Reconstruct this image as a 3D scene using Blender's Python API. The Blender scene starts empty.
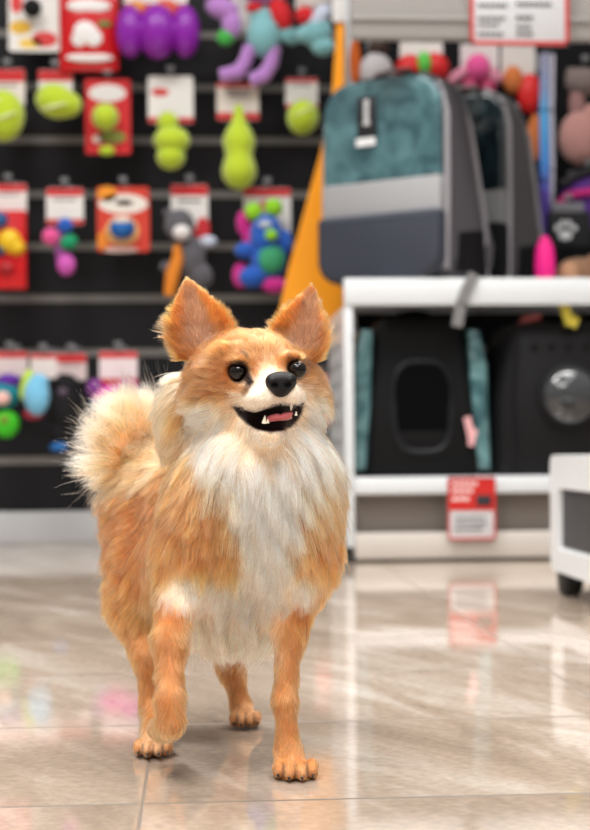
import bpy, bmesh, math, random
import numpy as np
from mathutils import Vector, Matrix, kdtree

random.seed(4); RNG = np.random.default_rng(7)
SC = bpy.context.scene
COL = SC.collection

# ------------------------------------------------------------------ camera
F = 1500.0          # focal length in pixels of the 590x830 frame
CX, CY = 295.0, 445.0
CAMH = 0.236
TH = 0.065          # the camera looks a little to the right of the shop's back wall normal
ROLL = 0.009
RIGHT = Vector((math.cos(TH), -math.sin(TH), 0)); FWD = Vector((math.sin(TH), math.cos(TH), 0)); UP = Vector((0, 0, 1))

def unroll(px, py):
    dx, dy = px - CX, py - CY
    return dx - ROLL * dy, dy + ROLL * dx
def cam_pt(px, py, d):
    u, v = unroll(px, py)
    return np.array([u / F * d, d, CAMH - v / F * d])
def to_world(P):
    P = np.asarray(P, float); x, y = P[..., 0], P[..., 1]
    return np.stack([x * math.cos(TH) + y * math.sin(TH), -x * math.sin(TH) + y * math.cos(TH), P[..., 2]], -1)
def W(px, py, wy):
    """world point seen at (px, py) on the plane y = wy (parallel to the back wall)"""
    u, v = unroll(px, py)
    r = to_world(np.array([u / F, 1.0, -v / F])); t = wy / r[1]
    return Vector((r[0] * t, wy, CAMH + r[2] * t))
def PXM(px, wy):
    """metres per pixel around column px on the plane y = wy"""
    return (W(px + 10, 300, wy) - W(px - 10, 300, wy)).length / 20

cd = bpy.data.cameras.new('camera'); cam = bpy.data.objects.new('camera', cd); COL.objects.link(cam)
cd.sensor_fit = 'AUTO'; cd.sensor_width = 36.0; cd.lens = F * 36.0 / 830.0
cd.shift_y = (CY - 415.0) / 830.0
cr = (RIGHT - ROLL * UP).normalized(); cu = (UP + ROLL * RIGHT).normalized(); cb = -FWD
m = Matrix.Identity(4)
for i in range(3):
    m[i][0], m[i][1], m[i][2] = cr[i], cu[i], cb[i]
m[2][3] = CAMH
cam.matrix_world = m
cd.clip_start = 0.02; cd.clip_end = 60
cd.dof.use_dof = True; cd.dof.focus_distance = 1.045; cd.dof.aperture_fstop = 7.4
SC.camera = cam

# ------------------------------------------------------------------ materials
def lin(c):
    return tuple((x / 12.92 if x <= .04045 else ((x + .055) / 1.055) ** 2.4) for x in (v / 255 for v in c))
MATS = {}
def mat(name, rgb, rough=.5, spec=.5, metal=0., trans=0., coat=0., sheen=0., bump=0., bscale=200., var=0., vscale=30., emit=0., alpha=1., ior=1.45, sss=0.):
    if name in MATS: return MATS[name]
    m = bpy.data.materials.new(name); m.use_nodes = True; nt = m.node_tree; b = nt.nodes['Principled BSDF']
    c = (*lin(rgb), 1)
    b.inputs['Base Color'].default_value = c; b.inputs['Roughness'].default_value = rough
    b.inputs['Specular IOR Level'].default_value = spec; b.inputs['Metallic'].default_value = metal
    b.inputs['Transmission Weight'].default_value = trans; b.inputs['Coat Weight'].default_value = coat
    b.inputs['Sheen Weight'].default_value = sheen; b.inputs['IOR'].default_value = ior; b.inputs['Alpha'].default_value = alpha
    if sss: b.inputs['Subsurface Weight'].default_value = sss; b.inputs['Subsurface Radius'].default_value = (.01, .004, .003); b.inputs['Subsurface Scale'].default_value = .3
    if emit: b.inputs['Emission Color'].default_value = c; b.inputs['Emission Strength'].default_value = emit
    if var or bump:
        tc = nt.nodes.new('ShaderNodeTexCoord')
    if var:
        n = nt.nodes.new('ShaderNodeTexNoise'); n.inputs['Scale'].default_value = vscale; n.inputs['Detail'].default_value = 5
        nt.links.new(tc.outputs['Object'], n.inputs['Vector'])
        h = nt.nodes.new('ShaderNodeHueSaturation'); h.inputs['Color'].default_value = c
        mr = nt.nodes.new('ShaderNodeMapRange'); mr.inputs['To Min'].default_value = 1 - var; mr.inputs['To Max'].default_value = 1 + var
        nt.links.new(n.outputs['Fac'], mr.inputs['Value']); nt.links.new(mr.outputs['Result'], h.inputs['Value'])
        nt.links.new(h.outputs['Color'], b.inputs['Base Color'])
    if bump:
        n2 = nt.nodes.new('ShaderNodeTexNoise'); n2.inputs['Scale'].default_value = bscale; n2.inputs['Detail'].default_value = 3
        nt.links.new(tc.outputs['Object'], n2.inputs['Vector'])
        bp = nt.nodes.new('ShaderNodeBump'); bp.inputs['Strength'].default_value = bump; bp.inputs['Distance'].default_value = .002
        nt.links.new(n2.outputs['Fac'], bp.inputs['Height']); nt.links.new(bp.outputs['Normal'], b.inputs['Normal'])
    MATS[name] = m
    return m

# ------------------------------------------------------------------ objects
def tag(o, label, cat, group=None, kind=None):
    if label: o['label'] = label
    if cat: o['category'] = cat
    if group: o['group'] = group
    if kind: o['kind'] = kind
    return o
def thing(name, label, cat, loc, rotz=0., group=None):
    o = bpy.data.objects.new(name, None); COL.objects.link(o); o.empty_display_size = .02
    o.location = loc; o.rotation_euler = (0, 0, rotz)
    return tag(o, label, cat, group)
def link(name, me, mats, parent=None, loc=None, smooth=False, label=None):
    o = bpy.data.objects.new(name, me); COL.objects.link(o)
    for mm in (mats if isinstance(mats, (list, tuple)) else [mats]): me.materials.append(mm)
    if smooth:
        me.polygons.foreach_set('use_smooth', [True] * len(me.polygons))
    if parent is not None: o.parent = parent
    if loc is not None: o.location = loc
    if label: o['label'] = label
    return o
class MB:
    """collects shapes into one mesh"""
    def __init__(s): s.bm = bmesh.new(); s.mi = 0
    def _fin(s, faces):
        for f in faces: f.material_index = s.mi
    def box(s, c, size, rot=None, bevel=0., seg=2):
        M = Matrix.Translation(c) @ (rot.to_4x4() if rot is not None else Matrix.Identity(4)) @ Matrix.Diagonal((*size, 1))
        t = bmesh.new(); bmesh.ops.create_cube(t, size=1, matrix=M)
        if bevel > 0: bmesh.ops.bevel(t, geom=list(t.edges), offset=bevel, segments=seg, profile=.5, affect='EDGES')
        s._merge(t); return s
    def box2(s, lo, hi, bevel=0., seg=2):
        lo, hi = Vector(lo), Vector(hi); return s.box((lo + hi) / 2, hi - lo, None, bevel, seg)
    def _merge(s, t):
        for f in t.faces: f.material_index = s.mi
        me = bpy.data.meshes.new('tmp'); t.to_mesh(me); t.free(); s.bm.from_mesh(me); bpy.data.meshes.remove(me)
    def ell(s, c, r, rot=None, seg=24, rings=16):
        if isinstance(r, (int, float)): r = (r, r, r)
        M = Matrix.Translation(c) @ (rot.to_4x4() if rot is not None else Matrix.Identity(4)) @ Matrix.Diagonal((*r, 1))
        t = bmesh.new(); bmesh.ops.create_uvsphere(t, u_segments=seg, v_segments=rings, radius=1, matrix=M); s._merge(t); return s
    def cyl(s, a, b, r1, r2=None, seg=24, bevel=0.):
        a, b = Vector(a), Vector(b); d = b - a; r2 = r1 if r2 is None else r2
        M = Matrix.Translation((a + b) / 2) @ d.to_track_quat('Z', 'Y').to_matrix().to_4x4()
        t = bmesh.new(); bmesh.ops.create_cone(t, cap_ends=True, segments=seg, radius1=r1, radius2=max(r2, 1e-5), depth=d.length, matrix=M)
        if bevel > 0: bmesh.ops.bevel(t, geom=[e for e in t.edges if len(e.link_faces) == 2 and any(len(f.verts) > 4 for f in e.link_faces)], offset=bevel, segments=2, affect='EDGES')
        s._merge(t); return s
    def prism(s, pts, y0, y1, bevel=0., seg=2, axis='Y'):
        """extrude the outline pts (x, z) from y0 to y1"""
        t = bmesh.new()
        f3 = (lambda p, y: (p[0], y, p[1])) if axis == 'Y' else ((lambda p, y: (y, p[0], p[1])) if axis == 'X' else (lambda p, y: (p[0], p[1], y)))
        A = [t.verts.new(f3(p, y0)) for p in pts]; B = [t.verts.new(f3(p, y1)) for p in pts]; n = len(pts)
        t.faces.new(A); t.faces.new(B[::-1])
        for i in range(n): t.faces.new((A[i], B[i], B[(i + 1) % n], A[(i + 1) % n]))
        bmesh.ops.recalc_face_normals(t, faces=t.faces)
        if bevel > 0:
            es = [e for e in t.edges if any(len(f.verts) > 4 for f in e.link_faces) or n == 4]
            bmesh.ops.bevel(t, geom=es, offset=bevel, segments=seg, profile=.5, affect='EDGES')
        s._merge(t); return s
    def tube(s, pts, r, seg=10, closed=False):
        pts = [Vector(p) for p in pts]; n = len(pts); t = bmesh.new(); rings = []
        rr = r if isinstance(r, (list, tuple)) else [r] * n
        up = Vector((.13, .21, .97)).normalized()
        for i, p in enumerate(pts):
            a = pts[i - 1] if (i or closed) else p; b = pts[(i + 1) % n] if (i < n - 1 or closed) else p
            d = (b - a).normalized(); x = d.cross(up)
            if x.length < 1e-3: x = d.cross(Vector((1, 0, 0)))
            x.normalize(); y = d.cross(x)
            rings.append([t.verts.new(p + rr[i] * (math.cos(k * 2 * math.pi / seg) * x + math.sin(k * 2 * math.pi / seg) * y)) for k in range(seg)])
        for i in range(n if closed else n - 1):
            A, B = rings[i], rings[(i + 1) % n]
            for k in range(seg): t.faces.new((A[k], A[(k + 1) % seg], B[(k + 1) % seg], B[k]))
        if not closed:
            t.faces.new(rings[0][::-1]); t.faces.new(rings[-1])
        bmesh.ops.recalc_face_normals(t, faces=t.faces)
        s._merge(t); return s
    def lathe(s, prof, c, axis='Z', seg=32):
        """prof: list of (radius, height)"""
        t = bmesh.new(); rings = []
        for r, h in prof:
            ring = []
            for k in range(seg):
                a = 2 * math.pi * k / seg; x, y = r * math.cos(a), r * math.sin(a)
                v = {'Z': (x, y, h), 'Y': (x, h, y), 'X': (h, x, y)}[axis]
                ring.append(t.verts.new(Vector(c) + Vector(v)))
            rings.append(ring)
        for A, B in zip(rings, rings[1:]):
            for k in range(seg): t.faces.new((A[k], A[(k + 1) % seg], B[(k + 1) % seg], B[k]))
        t.faces.new(rings[0]); t.faces.new(rings[-1][::-1])
        bmesh.ops.recalc_face_normals(t, faces=t.faces)
        s._merge(t); return s
    def quad(s, pts):
        f = s.bm.faces.new([s.bm.verts.new(p) for p in pts]); f.material_index = s.mi; return s
    def grid(s, fn, nu, nv, thick=0.):
        t = bmesh.new(); V = [[t.verts.new(fn(i / nu, j / nv)) for j in range(nv + 1)] for i in range(nu + 1)]
        for i in range(nu):
            for j in range(nv): t.faces.new((V[i][j], V[i + 1][j], V[i + 1][j + 1], V[i][j + 1]))
        bmesh.ops.recalc_face_normals(t, faces=t.faces)
        if thick: bmesh.ops.solidify(t, geom=t.faces, thickness=thick)
        s._merge(t); return s
    def build(s, name, mats, parent=None, loc=None, smooth=True, label=None, angle=35):
        me = bpy.data.meshes.new(name); s.bm.to_mesh(me); s.bm.free()
        o = link(name, me, mats, parent, loc, smooth, label)
        if smooth:
            try: me.set_sharp_from_angle(angle=math.radians(angle))
            except Exception: pass
        return o
def rrect(x0, z0, x1, z1, r, n=6, rs=None):
    """rounded rectangle outline, counter-clockwise from bottom left; rs = radii (bl, br, tr, tl)"""
    rs = rs or (r, r, r, r); out = []
    for (cx, cz, a0, rr) in ((x0 + rs[0], z0 + rs[0], 180, rs[0]), (x1 - rs[1], z0 + rs[1], 270, rs[1]), (x1 - rs[2], z1 - rs[2], 0, rs[2]), (x0 + rs[3], z1 - rs[3], 90, rs[3])):
        for k in range(n + 1):
            a = math.radians(a0 + 90 * k / n); out.append((cx + rr * math.cos(a), cz + rr * math.sin(a)))
    return out

# ------------------------------------------------------------------ signed-distance modelling (smoothly joined soft bodies)
def smin(a, b, k):
    h = np.maximum(k - np.abs(a - b), 0) / k
    return np.minimum(a, b) - h * h * k * .25
class Field:
    def __init__(s, lo, hi, h):
        s.lo = np.array(lo, float); s.h = h; s.n = np.ceil((np.array(hi) - s.lo) / h).astype(int) + 1
        s.ax = [s.lo[i] + h * np.arange(s.n[i]) for i in range(3)]
        s.D = np.full(tuple(s.n), .04, np.float32); s.prims = []
    def sub(s, lo, hi):
        sl = tuple(slice(max(0, int((lo[i] - s.lo[i]) / s.h) - 1), min(s.n[i], int((hi[i] - s.lo[i]) / s.h) + 3)) for i in range(3))
        return sl, (s.ax[0][sl[0]][:, None, None], s.ax[1][sl[1]][None, :, None], s.ax[2][sl[2]][None, None, :])
    def put(s, fn, lo, hi, k=.01, grp=None, cut=False):
        sl, (x, y, z) = s.sub(np.array(lo) - k - .02, np.array(hi) + k + .02)
        d = fn(x, y, z).astype(np.float32); cur = s.D[sl]
        s.D[sl] = -smin(-cur, d, k) if cut else smin(cur, d, k)
        if grp and not cut: s.prims.append((grp, fn))
    def ell(s, c, r, k=.01, grp=None, cut=False, rot=None):
        c = np.array(c, float); r = np.array(r if hasattr(r, '__len__') else (r, r, r), float)
        R = np.eye(3) if rot is None else np.array(rot)
        def fn(x, y, z):
            q = [R[0, i] * (x - c[0]) + R[1, i] * (y - c[1]) + R[2, i] * (z - c[2]) for i in range(3)]
            k0 = np.sqrt((q[0] / r[0]) ** 2 + (q[1] / r[1]) ** 2 + (q[2] / r[2]) ** 2); k1 = np.sqrt((q[0] / r[0] ** 2) ** 2 + (q[1] / r[1] ** 2) ** 2 + (q[2] / r[2] ** 2) ** 2)
            return k0 * (k0 - 1) / np.maximum(k1, 1e-6)
        s.put(fn, c - r.max(), c + r.max(), k, grp, cut)
    def cone(s, a, ra, b, rb, k=.01, grp=None, cut=False):
        a, b = np.array(a, float), np.array(b, float); ab = b - a; L = max(ab @ ab, 1e-12)
        def fn(x, y, z):
            t = np.clip(((x - a[0]) * ab[0] + (y - a[1]) * ab[1] + (z - a[2]) * ab[2]) / L, 0, 1)
            return np.sqrt((x - a[0] - t * ab[0]) ** 2 + (y - a[1] - t * ab[1]) ** 2 + (z - a[2] - t * ab[2]) ** 2) - (ra + t * (rb - ra))
        m = max(ra, rb); s.put(fn, np.minimum(a, b) - m, np.maximum(a, b) + m, k, grp, cut)
    def mesh(s):
        D = s.D; S = D < 0; n = D.shape
        c = [S[i:n[0] - 1 + i, j:n[1] - 1 + j, k:n[2] - 1 + k] for i in (0, 1) for j in (0, 1) for k in (0, 1)]
        tot = sum(x.astype(np.int8) for x in c); act = (tot > 0) & (tot < 8)
        I = np.argwhere(act); idx = np.full(act.shape, -1, np.int64); idx[act] = np.arange(len(I))
        P = np.zeros((len(I), 3)); cnt = np.zeros(len(I))
        for ax in range(3):
            for o1 in (0, 1):
                for o2 in (0, 1):
                    off = [0, 0, 0]; oth = [q for q in range(3) if q != ax]; off[oth[0]], off[oth[1]] = o1, o2
                    A = I + np.array(off); B = A.copy(); B[:, ax] += 1
                    da, db = D[tuple(A.T)], D[tuple(B.T)]; mk = (da < 0) != (db < 0)
                    t = np.where(mk, da / np.where(mk, da - db, 1), 0)
                    q = A.astype(float); q[:, ax] += t
                    P[mk] += q[mk]; cnt[mk] += 1
        V = s.lo + s.h * (P / cnt[:, None]); quads = []
        for ax in range(3):
            b, cc = (ax + 1) % 3, (ax + 2) % 3
            sA = [slice(None)] * 3; sB = [slice(None)] * 3; sA[ax] = slice(0, n[ax] - 1); sB[ax] = slice(1, n[ax])
            a_, b_ = S[tuple(sA)], S[tuple(sB)]; E = np.argwhere(a_ != b_)
            E = E[(E[:, b] > 0) & (E[:, cc] > 0) & (E[:, b] < n[b] - 1) & (E[:, cc] < n[cc] - 1)]
            fl = a_[tuple(E.T)]; q = []
            for (u, v) in ((-1, -1), (0, -1), (0, 0), (-1, 0)):
                e = E.copy(); e[:, b] += u; e[:, cc] += v; q.append(idx[tuple(e.T)])
            q = np.stack(q, 1); q[~fl] = q[~fl][:, ::-1]; quads.append(q)
        return V, np.concatenate(quads)
def np_mesh(name, V, Q):
    me = bpy.data.meshes.new(name); me.vertices.add(len(V)); me.vertices.foreach_set('co', np.ascontiguousarray(V, np.float32).ravel())
    me.loops.add(Q.size); me.loops.foreach_set('vertex_index', np.ascontiguousarray(Q, np.int32).ravel())
    me.polygons.add(len(Q)); me.polygons.foreach_set('loop_start', np.arange(len(Q), dtype=np.int32) * Q.shape[1])
    me.update(calc_edges=True); me.validate()
    return me
def relax(V, Q, it=3, lam=.5):
    n = len(V)
    for _ in range(it):
        A = np.zeros((n, 3)); c = np.zeros(n)
        for k in range(4):
            i, j = Q[:, k], Q[:, (k + 1) % 4]
            for (p, q) in ((i, j), (j, i)):
                for ax in range(3): A[:, ax] += np.bincount(p, V[q, ax], n)
                c += np.bincount(p, minlength=n)
        V = V + lam * (A / np.maximum(c, 1)[:, None] - V)
    return V
# ================================================================== the shop
WALL = 3.75; GON = 2.98

def floor_material():
    m = bpy.data.materials.new('polished_tile'); m.use_nodes = True; nt = m.node_tree; b = nt.nodes['Principled BSDF']; N = nt.nodes.new; Lk = nt.links.new
    tc = N('ShaderNodeTexCoord'); sp = N('ShaderNodeSeparateXYZ'); Lk(tc.outputs['Object'], sp.inputs[0])
    def math_(op, a, b_=None):
        n = N('ShaderNodeMath'); n.operation = op
        for i, v in enumerate((a, b_)):
            if v is None: continue
            if isinstance(v, (int, float)): n.inputs[i].default_value = v
            else: Lk(v, n.inputs[i])
        return n.outputs[0]
    tx = math_('DIVIDE', math_('ADD', sp.outputs['X'], .0385), .40); ty = math_('DIVIDE', math_('SUBTRACT', sp.outputs['Y'], .995), .28)
    def edge(t, size):
        fr = math_('FRACT', t); return math_('MULTIPLY', math_('MINIMUM', fr, math_('SUBTRACT', 1, fr)), size)
    gx = math_('LESS_THAN', edge(tx, .40), .0013); gy = math_('LESS_THAN', edge(ty, .28), .0020)
    g = math_('MAXIMUM', gx, gy)
    cb = N('ShaderNodeCombineXYZ'); Lk(math_('FLOOR', tx), cb.inputs[0]); Lk(math_('FLOOR', ty), cb.inputs[1])
    wn = N('ShaderNodeTexWhiteNoise'); wn.noise_dimensions = '3D'; Lk(cb.outputs[0], wn.inputs['Vector'])
    off = N('ShaderNodeVectorMath'); off.operation = 'MULTIPLY_ADD'; off.inputs[1].default_value = (1.1, .6, 0)
    Lk(wn.outputs['Color'], off.inputs[0]); Lk(tc.outputs['Object'], off.inputs[2])
    mp = N('ShaderNodeMapping'); mp.inputs['Scale'].default_value = (4.6, 1.3, 1); mp0 = N('ShaderNodeMapping'); mp0.inputs['Rotation'].default_value = (0, 0, math.radians(-24)); Lk(off.outputs[0], mp0.inputs['Vector']); Lk(mp0.outputs[0], mp.inputs['Vector'])
    n1 = N('ShaderNodeTexNoise'); n1.inputs['Scale'].default_value = 2.6; n1.inputs['Detail'].default_value = 6; n1.inputs['Roughness'].default_value = .62; n1.inputs['Distortion'].default_value = .7; Lk(mp.outputs[0], n1.inputs['Vector'])
    n2 = N('ShaderNodeTexNoise'); n2.inputs['Scale'].default_value = 130; n2.inputs['Detail'].default_value = 3; Lk(tc.outputs['Object'], n2.inputs['Vector'])
    r = N('ShaderNodeValToRGB'); e = r.color_ramp.elements
    e[0].position = .25; e[0].color = (*lin((146, 128, 112)), 1); e[1].position = .78; e[1].color = (*lin((208, 196, 184)), 1)
    for p, c in ((.42, (166, 148, 131)), (.52, (176, 158, 141)), (.60, (189, 174, 159))):
        q = e.new(p); q.color = (*lin(c), 1)
    Lk(n1.outputs['Fac'], r.inputs['Fac'])
    h = N('ShaderNodeHueSaturation'); mr = N('ShaderNodeMapRange'); mr.inputs['From Min'].default_value = .3; mr.inputs['From Max'].default_value = .7; mr.inputs['To Min'].default_value = .86; mr.inputs['To Max'].default_value = 1.08
    Lk(n2.outputs['Fac'], mr.inputs['Value']); Lk(mr.outputs[0], h.inputs['Value']); Lk(r.outputs['Color'], h.inputs['Color'])
    mx = N('ShaderNodeMix'); mx.data_type = 'RGBA'; Lk(g, mx.inputs['Factor']); Lk(h.outputs['Color'], mx.inputs['A']); mx.inputs['B'].default_value = (*lin((120, 108, 96)), 1)
    Lk(mx.outputs['Result'], b.inputs['Base Color'])
    mr2 = N('ShaderNodeMapRange'); mr2.inputs['To Min'].default_value = .055; mr2.inputs['To Max'].default_value = .5; Lk(g, mr2.inputs['Value']); Lk(mr2.outputs[0], b.inputs['Roughness'])
    b.inputs['IOR'].default_value = 1.95
    bp = N('ShaderNodeBump'); bp.inputs['Strength'].default_value = .12; bp.inputs['Distance'].default_value = .0006; bp.invert = True
    Lk(g, bp.inputs['Height']); Lk(bp.outputs[0], b.inputs['Normal'])
    return m

def L3(c, rgb): return mat(c, rgb)

mb = MB(); mb.box2((-3.2, -2.5, -.06), (3.6, 3.95, 0)); fl = mb.build('floor', floor_material(), smooth=False)
tag(fl, 'polished beige marble-look tile floor with thin grout lines', 'floor', kind='structure')
# slatted display wall: dark boards with pale metal channel inserts between them
mb = MB(); mb.mi = 0; mb.box2((-3.2, WALL + .012, 0), (3.6, WALL + .10, 2.7))
zs = [W(150, y, WALL).z for y in (459, 352, 298, 246, 194, 140, 87, 34)]
step = zs[-1] - zs[-2]
while zs[-1] + step < 2.6: zs.append(zs[-1] + step)
edges = [.0] + zs + [2.7]
for a, b in zip(edges, edges[1:]):
    mb.mi = 0; mb.box2((-3.2, WALL, a + (.010 if a else 0)), (3.6, WALL + .014, b - .010), bevel=.002, seg=1)
for k, z in enumerate(zs):
    mb.mi = 1; mb.box2((-3.2, WALL + .004, z - .0098), (3.6, WALL + .013, z + .0098))
    mb.mi = 1; mb.box2((-3.2, WALL - .003, z - .0105), (3.6, WALL + .006, z - .0055))
wb = mb.build('wall_back', [mat('black_board', (27, 26, 29), rough=.5, spec=.25, var=.06, vscale=3), mat('channel_metal', (128, 124, 119), rough=.4, metal=.2)], smooth=False)
tag(wb, 'black slatted display wall with pale metal channels', 'wall', kind='structure')
zb = W(40, 511, WALL).z
mb = MB(); mb.box2((-3.2, WALL - .035, 0), (.1, WALL - .001, zb), bevel=.003); o = mb.build('baseboard_back', mat('plinth_white', (196, 196, 197), rough=.3))
tag(o, 'white plinth board along the foot of the black display wall', 'baseboard', kind='structure')

# ------------------------------------------------------------------ things hanging on hooks
class Toy:
    def __init__(s, name, label, cat, x0, y0, x1, y1, wy, group=None):
        s.wy = wy; s.o = W((x0 + x1) / 2, y1, wy); s.m = PXM((x0 + x1) / 2, wy)
        s.root = thing(name if name in ('soft_toy', 'packet') or wy == GON + .2 else 'hanging_' + name, label, cat, s.o, 0, group)
    def L(s, px, py, dy=0.): return W(px, py, s.wy) - s.o + Vector((0, dy, 0))
    def ell(s, name, m, items, rough=None, label=None):
        """items: (px, py, rx, ry[, depth radius px[, dy[, tilt deg]]])"""
        mb = MB()
        for it in items:
            px, py, rx, ry = it[:4]; rd = it[4] if len(it) > 4 else min(rx, ry); dy = it[5] if len(it) > 5 else 0.; tl = it[6] if len(it) > 6 else 0
            mb.ell(s.L(px, py, dy), (rx * s.m, rd * s.m, ry * s.m), Matrix.Rotation(math.radians(tl), 3, 'Y'), seg=20, rings=14)
        return mb.build(name, m, s.root, label=label)
    def tube(s, name, m, pts, r, dy=0., label=None):
        mb = MB(); mb.tube([s.L(x, y, dy) for x, y in pts], [q * s.m for q in r] if isinstance(r, (list, tuple)) else r * s.m, seg=12); return mb.build(name, m, s.root, label=label)
    def card(s, x0, y0, x1, y1, dy=.012, top=.22, bot=.0, red=(205, 34, 40), body=(236, 232, 228), holes=True, lines=3, blob=None, name='card'):
        mats = [mat('card_%d_%d_%d' % body, body, rough=.5), mat('card_%d_%d_%d' % red, red, rough=.45), mat('card_ink', (70, 62, 64), rough=.6), WIRE()]
        mb = MB(); a = s.L(x0, y1, dy); b = s.L(x1, y0, dy); h = b.z - a.z; w = b.x - a.x
        mb.mi = 0; mb.prism(rrect(a.x, a.z, b.x, b.z, min(w, h) * .06), dy, dy + .0025)
        if top: mb.mi = 1; mb.box2((a.x + .0006, dy - .0008, b.z - h * top), (b.x - .0006, dy, b.z - .0012))
        if bot: mb.mi = 1; mb.box2((a.x + .0006, dy - .0008, a.z + .0012), (b.x - .0006, dy, a.z + h * bot))
        mb.mi = 2
        for k in range(lines):
            z = b.z - h * (top + .1 + k * .10)
            ww = w * (.62, .46, .54)[k % 3]
            mb.box2(((a.x + b.x - ww) / 2, dy - .0006, z - h * .022), ((a.x + b.x + ww) / 2, dy, z + h * .022))
        if blob: 
            for (bx, by, rx, ry, c) in blob:
                mm = mat('print_%d_%d_%d' % c, c, rough=.5)
                if mm not in mats: mats.append(mm)
                mb.mi = mats.index(mm); q = s.L(bx, by, dy); mb.prism([(q.x + rx * s.m * math.cos(t * math.pi / 10), q.z + ry * s.m * math.sin(t * math.pi / 10)) for t in range(20)], dy - .0009, dy - .0002)
        # hanging ring round the hook
        cx = (x0 + x1) / 2; c = s.L(cx, y0, dy); mb.mi = 3
        mb.tube([Vector((c.x + .005 * math.cos(t * math.pi / 8), dy + .0012, c.z + .0045 + .005 * math.sin(t * math.pi / 8))) for t in range(16)], .0011, seg=6, closed=True)
        ob = mb.build(name, mats, s.root, angle=30); s.hook(cx, y0, dy); return ob
    def hook(s, px, py, dy=.012, wall=None):
        c = s.L(px, py, dy) + s.o; z = c.z + .0045 + .0021
        s.hk = (c.x, z, c.y)
        hook_at(c.x, z, c.y - .012, s.root['label'])
def WIRE(): return mat('hook_metal', (150, 150, 152), rough=.3, metal=.8)
HOOKWALL = [WALL]
def hook_at(x, z, y0, what):
    mb = MB(); w = HOOKWALL[0]
    mb.tube([(x, w - .001, z), (x, y0 + .008, z), (x, y0, z + .006)], .0017, seg=8)
    mb.box2((x - .012, w - .006, z - .018), (x + .012, w - .003 - .0005, z + .018), bevel=.001, seg=1)
    mb.box2((x - .009, y0 - .001, z + .004), (x + .009, y0 + .0005, z + .016), bevel=.0002, seg=1)
    o = mb.build('display_hook', WIRE())
    short = what
    for sep in (' hanging', ' on the', ' in the', ' in a', ' under', ' beside', ' showing', ' cut by', ', cut', ' above', ' at the', ' behind', ' with white l'): short = short.split(sep)[0]
    w_ = ('grey metal hook holding the ' + short).split()
    while len(w_) > 15 or w_[-1] in ('with', 'and', 'a', 'the', 'of', 'on', 'in', 'under', 'its'): w_.pop()
    tag(o, ' '.join(w_), 'hook', 'metal hooks of the toy display')

TW = 3.62
lime = mat('tennis_felt', (190, 214, 40), rough=.95, sheen=.6, bump=.5, bscale=700)
lime_d = mat('tennis_seam', (232, 238, 190), rough=.9)
purple = mat('purple_rubber', (140, 32, 168), rough=.28, spec=.5)
lilac = mat('lilac_plush', (186, 132, 205), rough=.95, sheen=.5, bump=.5, bscale=500)
teal = mat('teal_plush', (128, 186, 192), rough=.95, sheen=.5, bump=.5, bscale=500)
redp = mat('red_cloth', (208, 32, 40), rough=.8)
blk = mat('black_plush', (18, 17, 20), rough=.9)
blue = mat('blue_plush', (32, 92, 190), rough=.9, sheen=.3)
green = mat('green_plush', (66, 178, 72), rough=.9, sheen=.3)
magenta = mat('magenta_plush', (206, 36, 140), rough=.85, sheen=.3)
yellow = mat('yellow_plastic', (240, 196, 30), rough=.35)
orangep = mat('orange_plush', (222, 132, 40), rough=.9)
whitep = mat('white_plush', (232, 228, 226), rough=.95, sheen=.3)
greyp = mat('grey_plush', (92, 90, 96), rough=.95, sheen=.3)
pink = mat('pink_plush', (226, 84, 150), rough=.9, sheen=.3)
sky = mat('sky_plush', (120, 190, 224), rough=.9, sheen=.3)
violet = mat('violet_cloth', (84, 44, 128), rough=.85)
brown = mat('brown_plush', (132, 96, 70), rough=.95, sheen=.3)
dusty = mat('dusty_plush', (180, 132, 124), rough=.95, sheen=.3)
redplas = mat('red_pack', (206, 24, 30), rough=.25, spec=.5)
G1, G2, G3, G4 = 'toys in the top row of the display wall', 'tennis toys in the second row', 'toys in the third row of the display wall', 'toys in the lowest row of the display wall'

# ---- top row
t = Toy('ball_toy', 'black ball in a white and yellow printed pack at top of the display', 'toy', 8, -22, 60, 50, TW, G1)
t.card(8, -22, 60, 50, top=.12, lines=0, body=(238, 234, 230), blob=[(20, 26, 11, 7, (240, 190, 60)), (44, 38, 13, 8, (214, 60, 60)), (30, 42, 12, 5, (244, 204, 90)), (16, 2, 6, 10, (220, 60, 60))])
t.ell('ball', blk, [(33, 10, 9.5, 9.5, 9.5, -.018)])
t = Toy('treat_pouch', 'glossy red pouch with white lettering bands and a white picture', 'pouch', 58, -14, 120, 71, TW, G1)
mb = MB(); a, b = t.L(60, 71), t.L(118, -14)
mb.mi = 0
def pouch(u, v):
    x = a.x + (b.x - a.x) * u; z = a.z + (b.z - a.z) * v; bul = math.sin(math.pi * u) ** .7 * math.sin(math.pi * v) ** .6
    return Vector((x * (1 - .05 * (1 - abs(2 * v - 1)) * 0), -.022 * bul, z))
mb.grid(pouch, 14, 18); mb.box2((a.x, .0, a.z), (b.x, .004, b.z), bevel=.001)
mb.build('pouch_body', redplas, t.root, angle=60)
mb = MB(); mm = [mat('pack_white', (240, 236, 234), rough=.4), mat('pack_green', (60, 140, 60), rough=.4)]
for (px, py, rx, ry, mi) in ((89, 8, 22, 7, 0), (86, 34, 12, 11, 0), (94, 40, 9, 9, 0), (80, 41, 8, 8, 0), (90, 59, 24, 4.5, 0), (103, 26, 9, 3, 1)):
    mb.mi = mi; c = t.L(px, py); uu = (c.x - a.x) / (b.x - a.x); vv = (c.z - a.z) / (b.z - a.z); y = pouch(uu, vv).y
    mb.ell((c.x, y + .001, c.z), (rx * t.m, .004, ry * t.m), seg=16, rings=8)
mb.build('pouch_print', mm, t.root); t.hook(89, -14, .002)
t = Toy('rubber_toy', 'purple three-lobed rubber toy under a printed card', 'toy', 118, -14, 199, 62, TW, G1)
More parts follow.
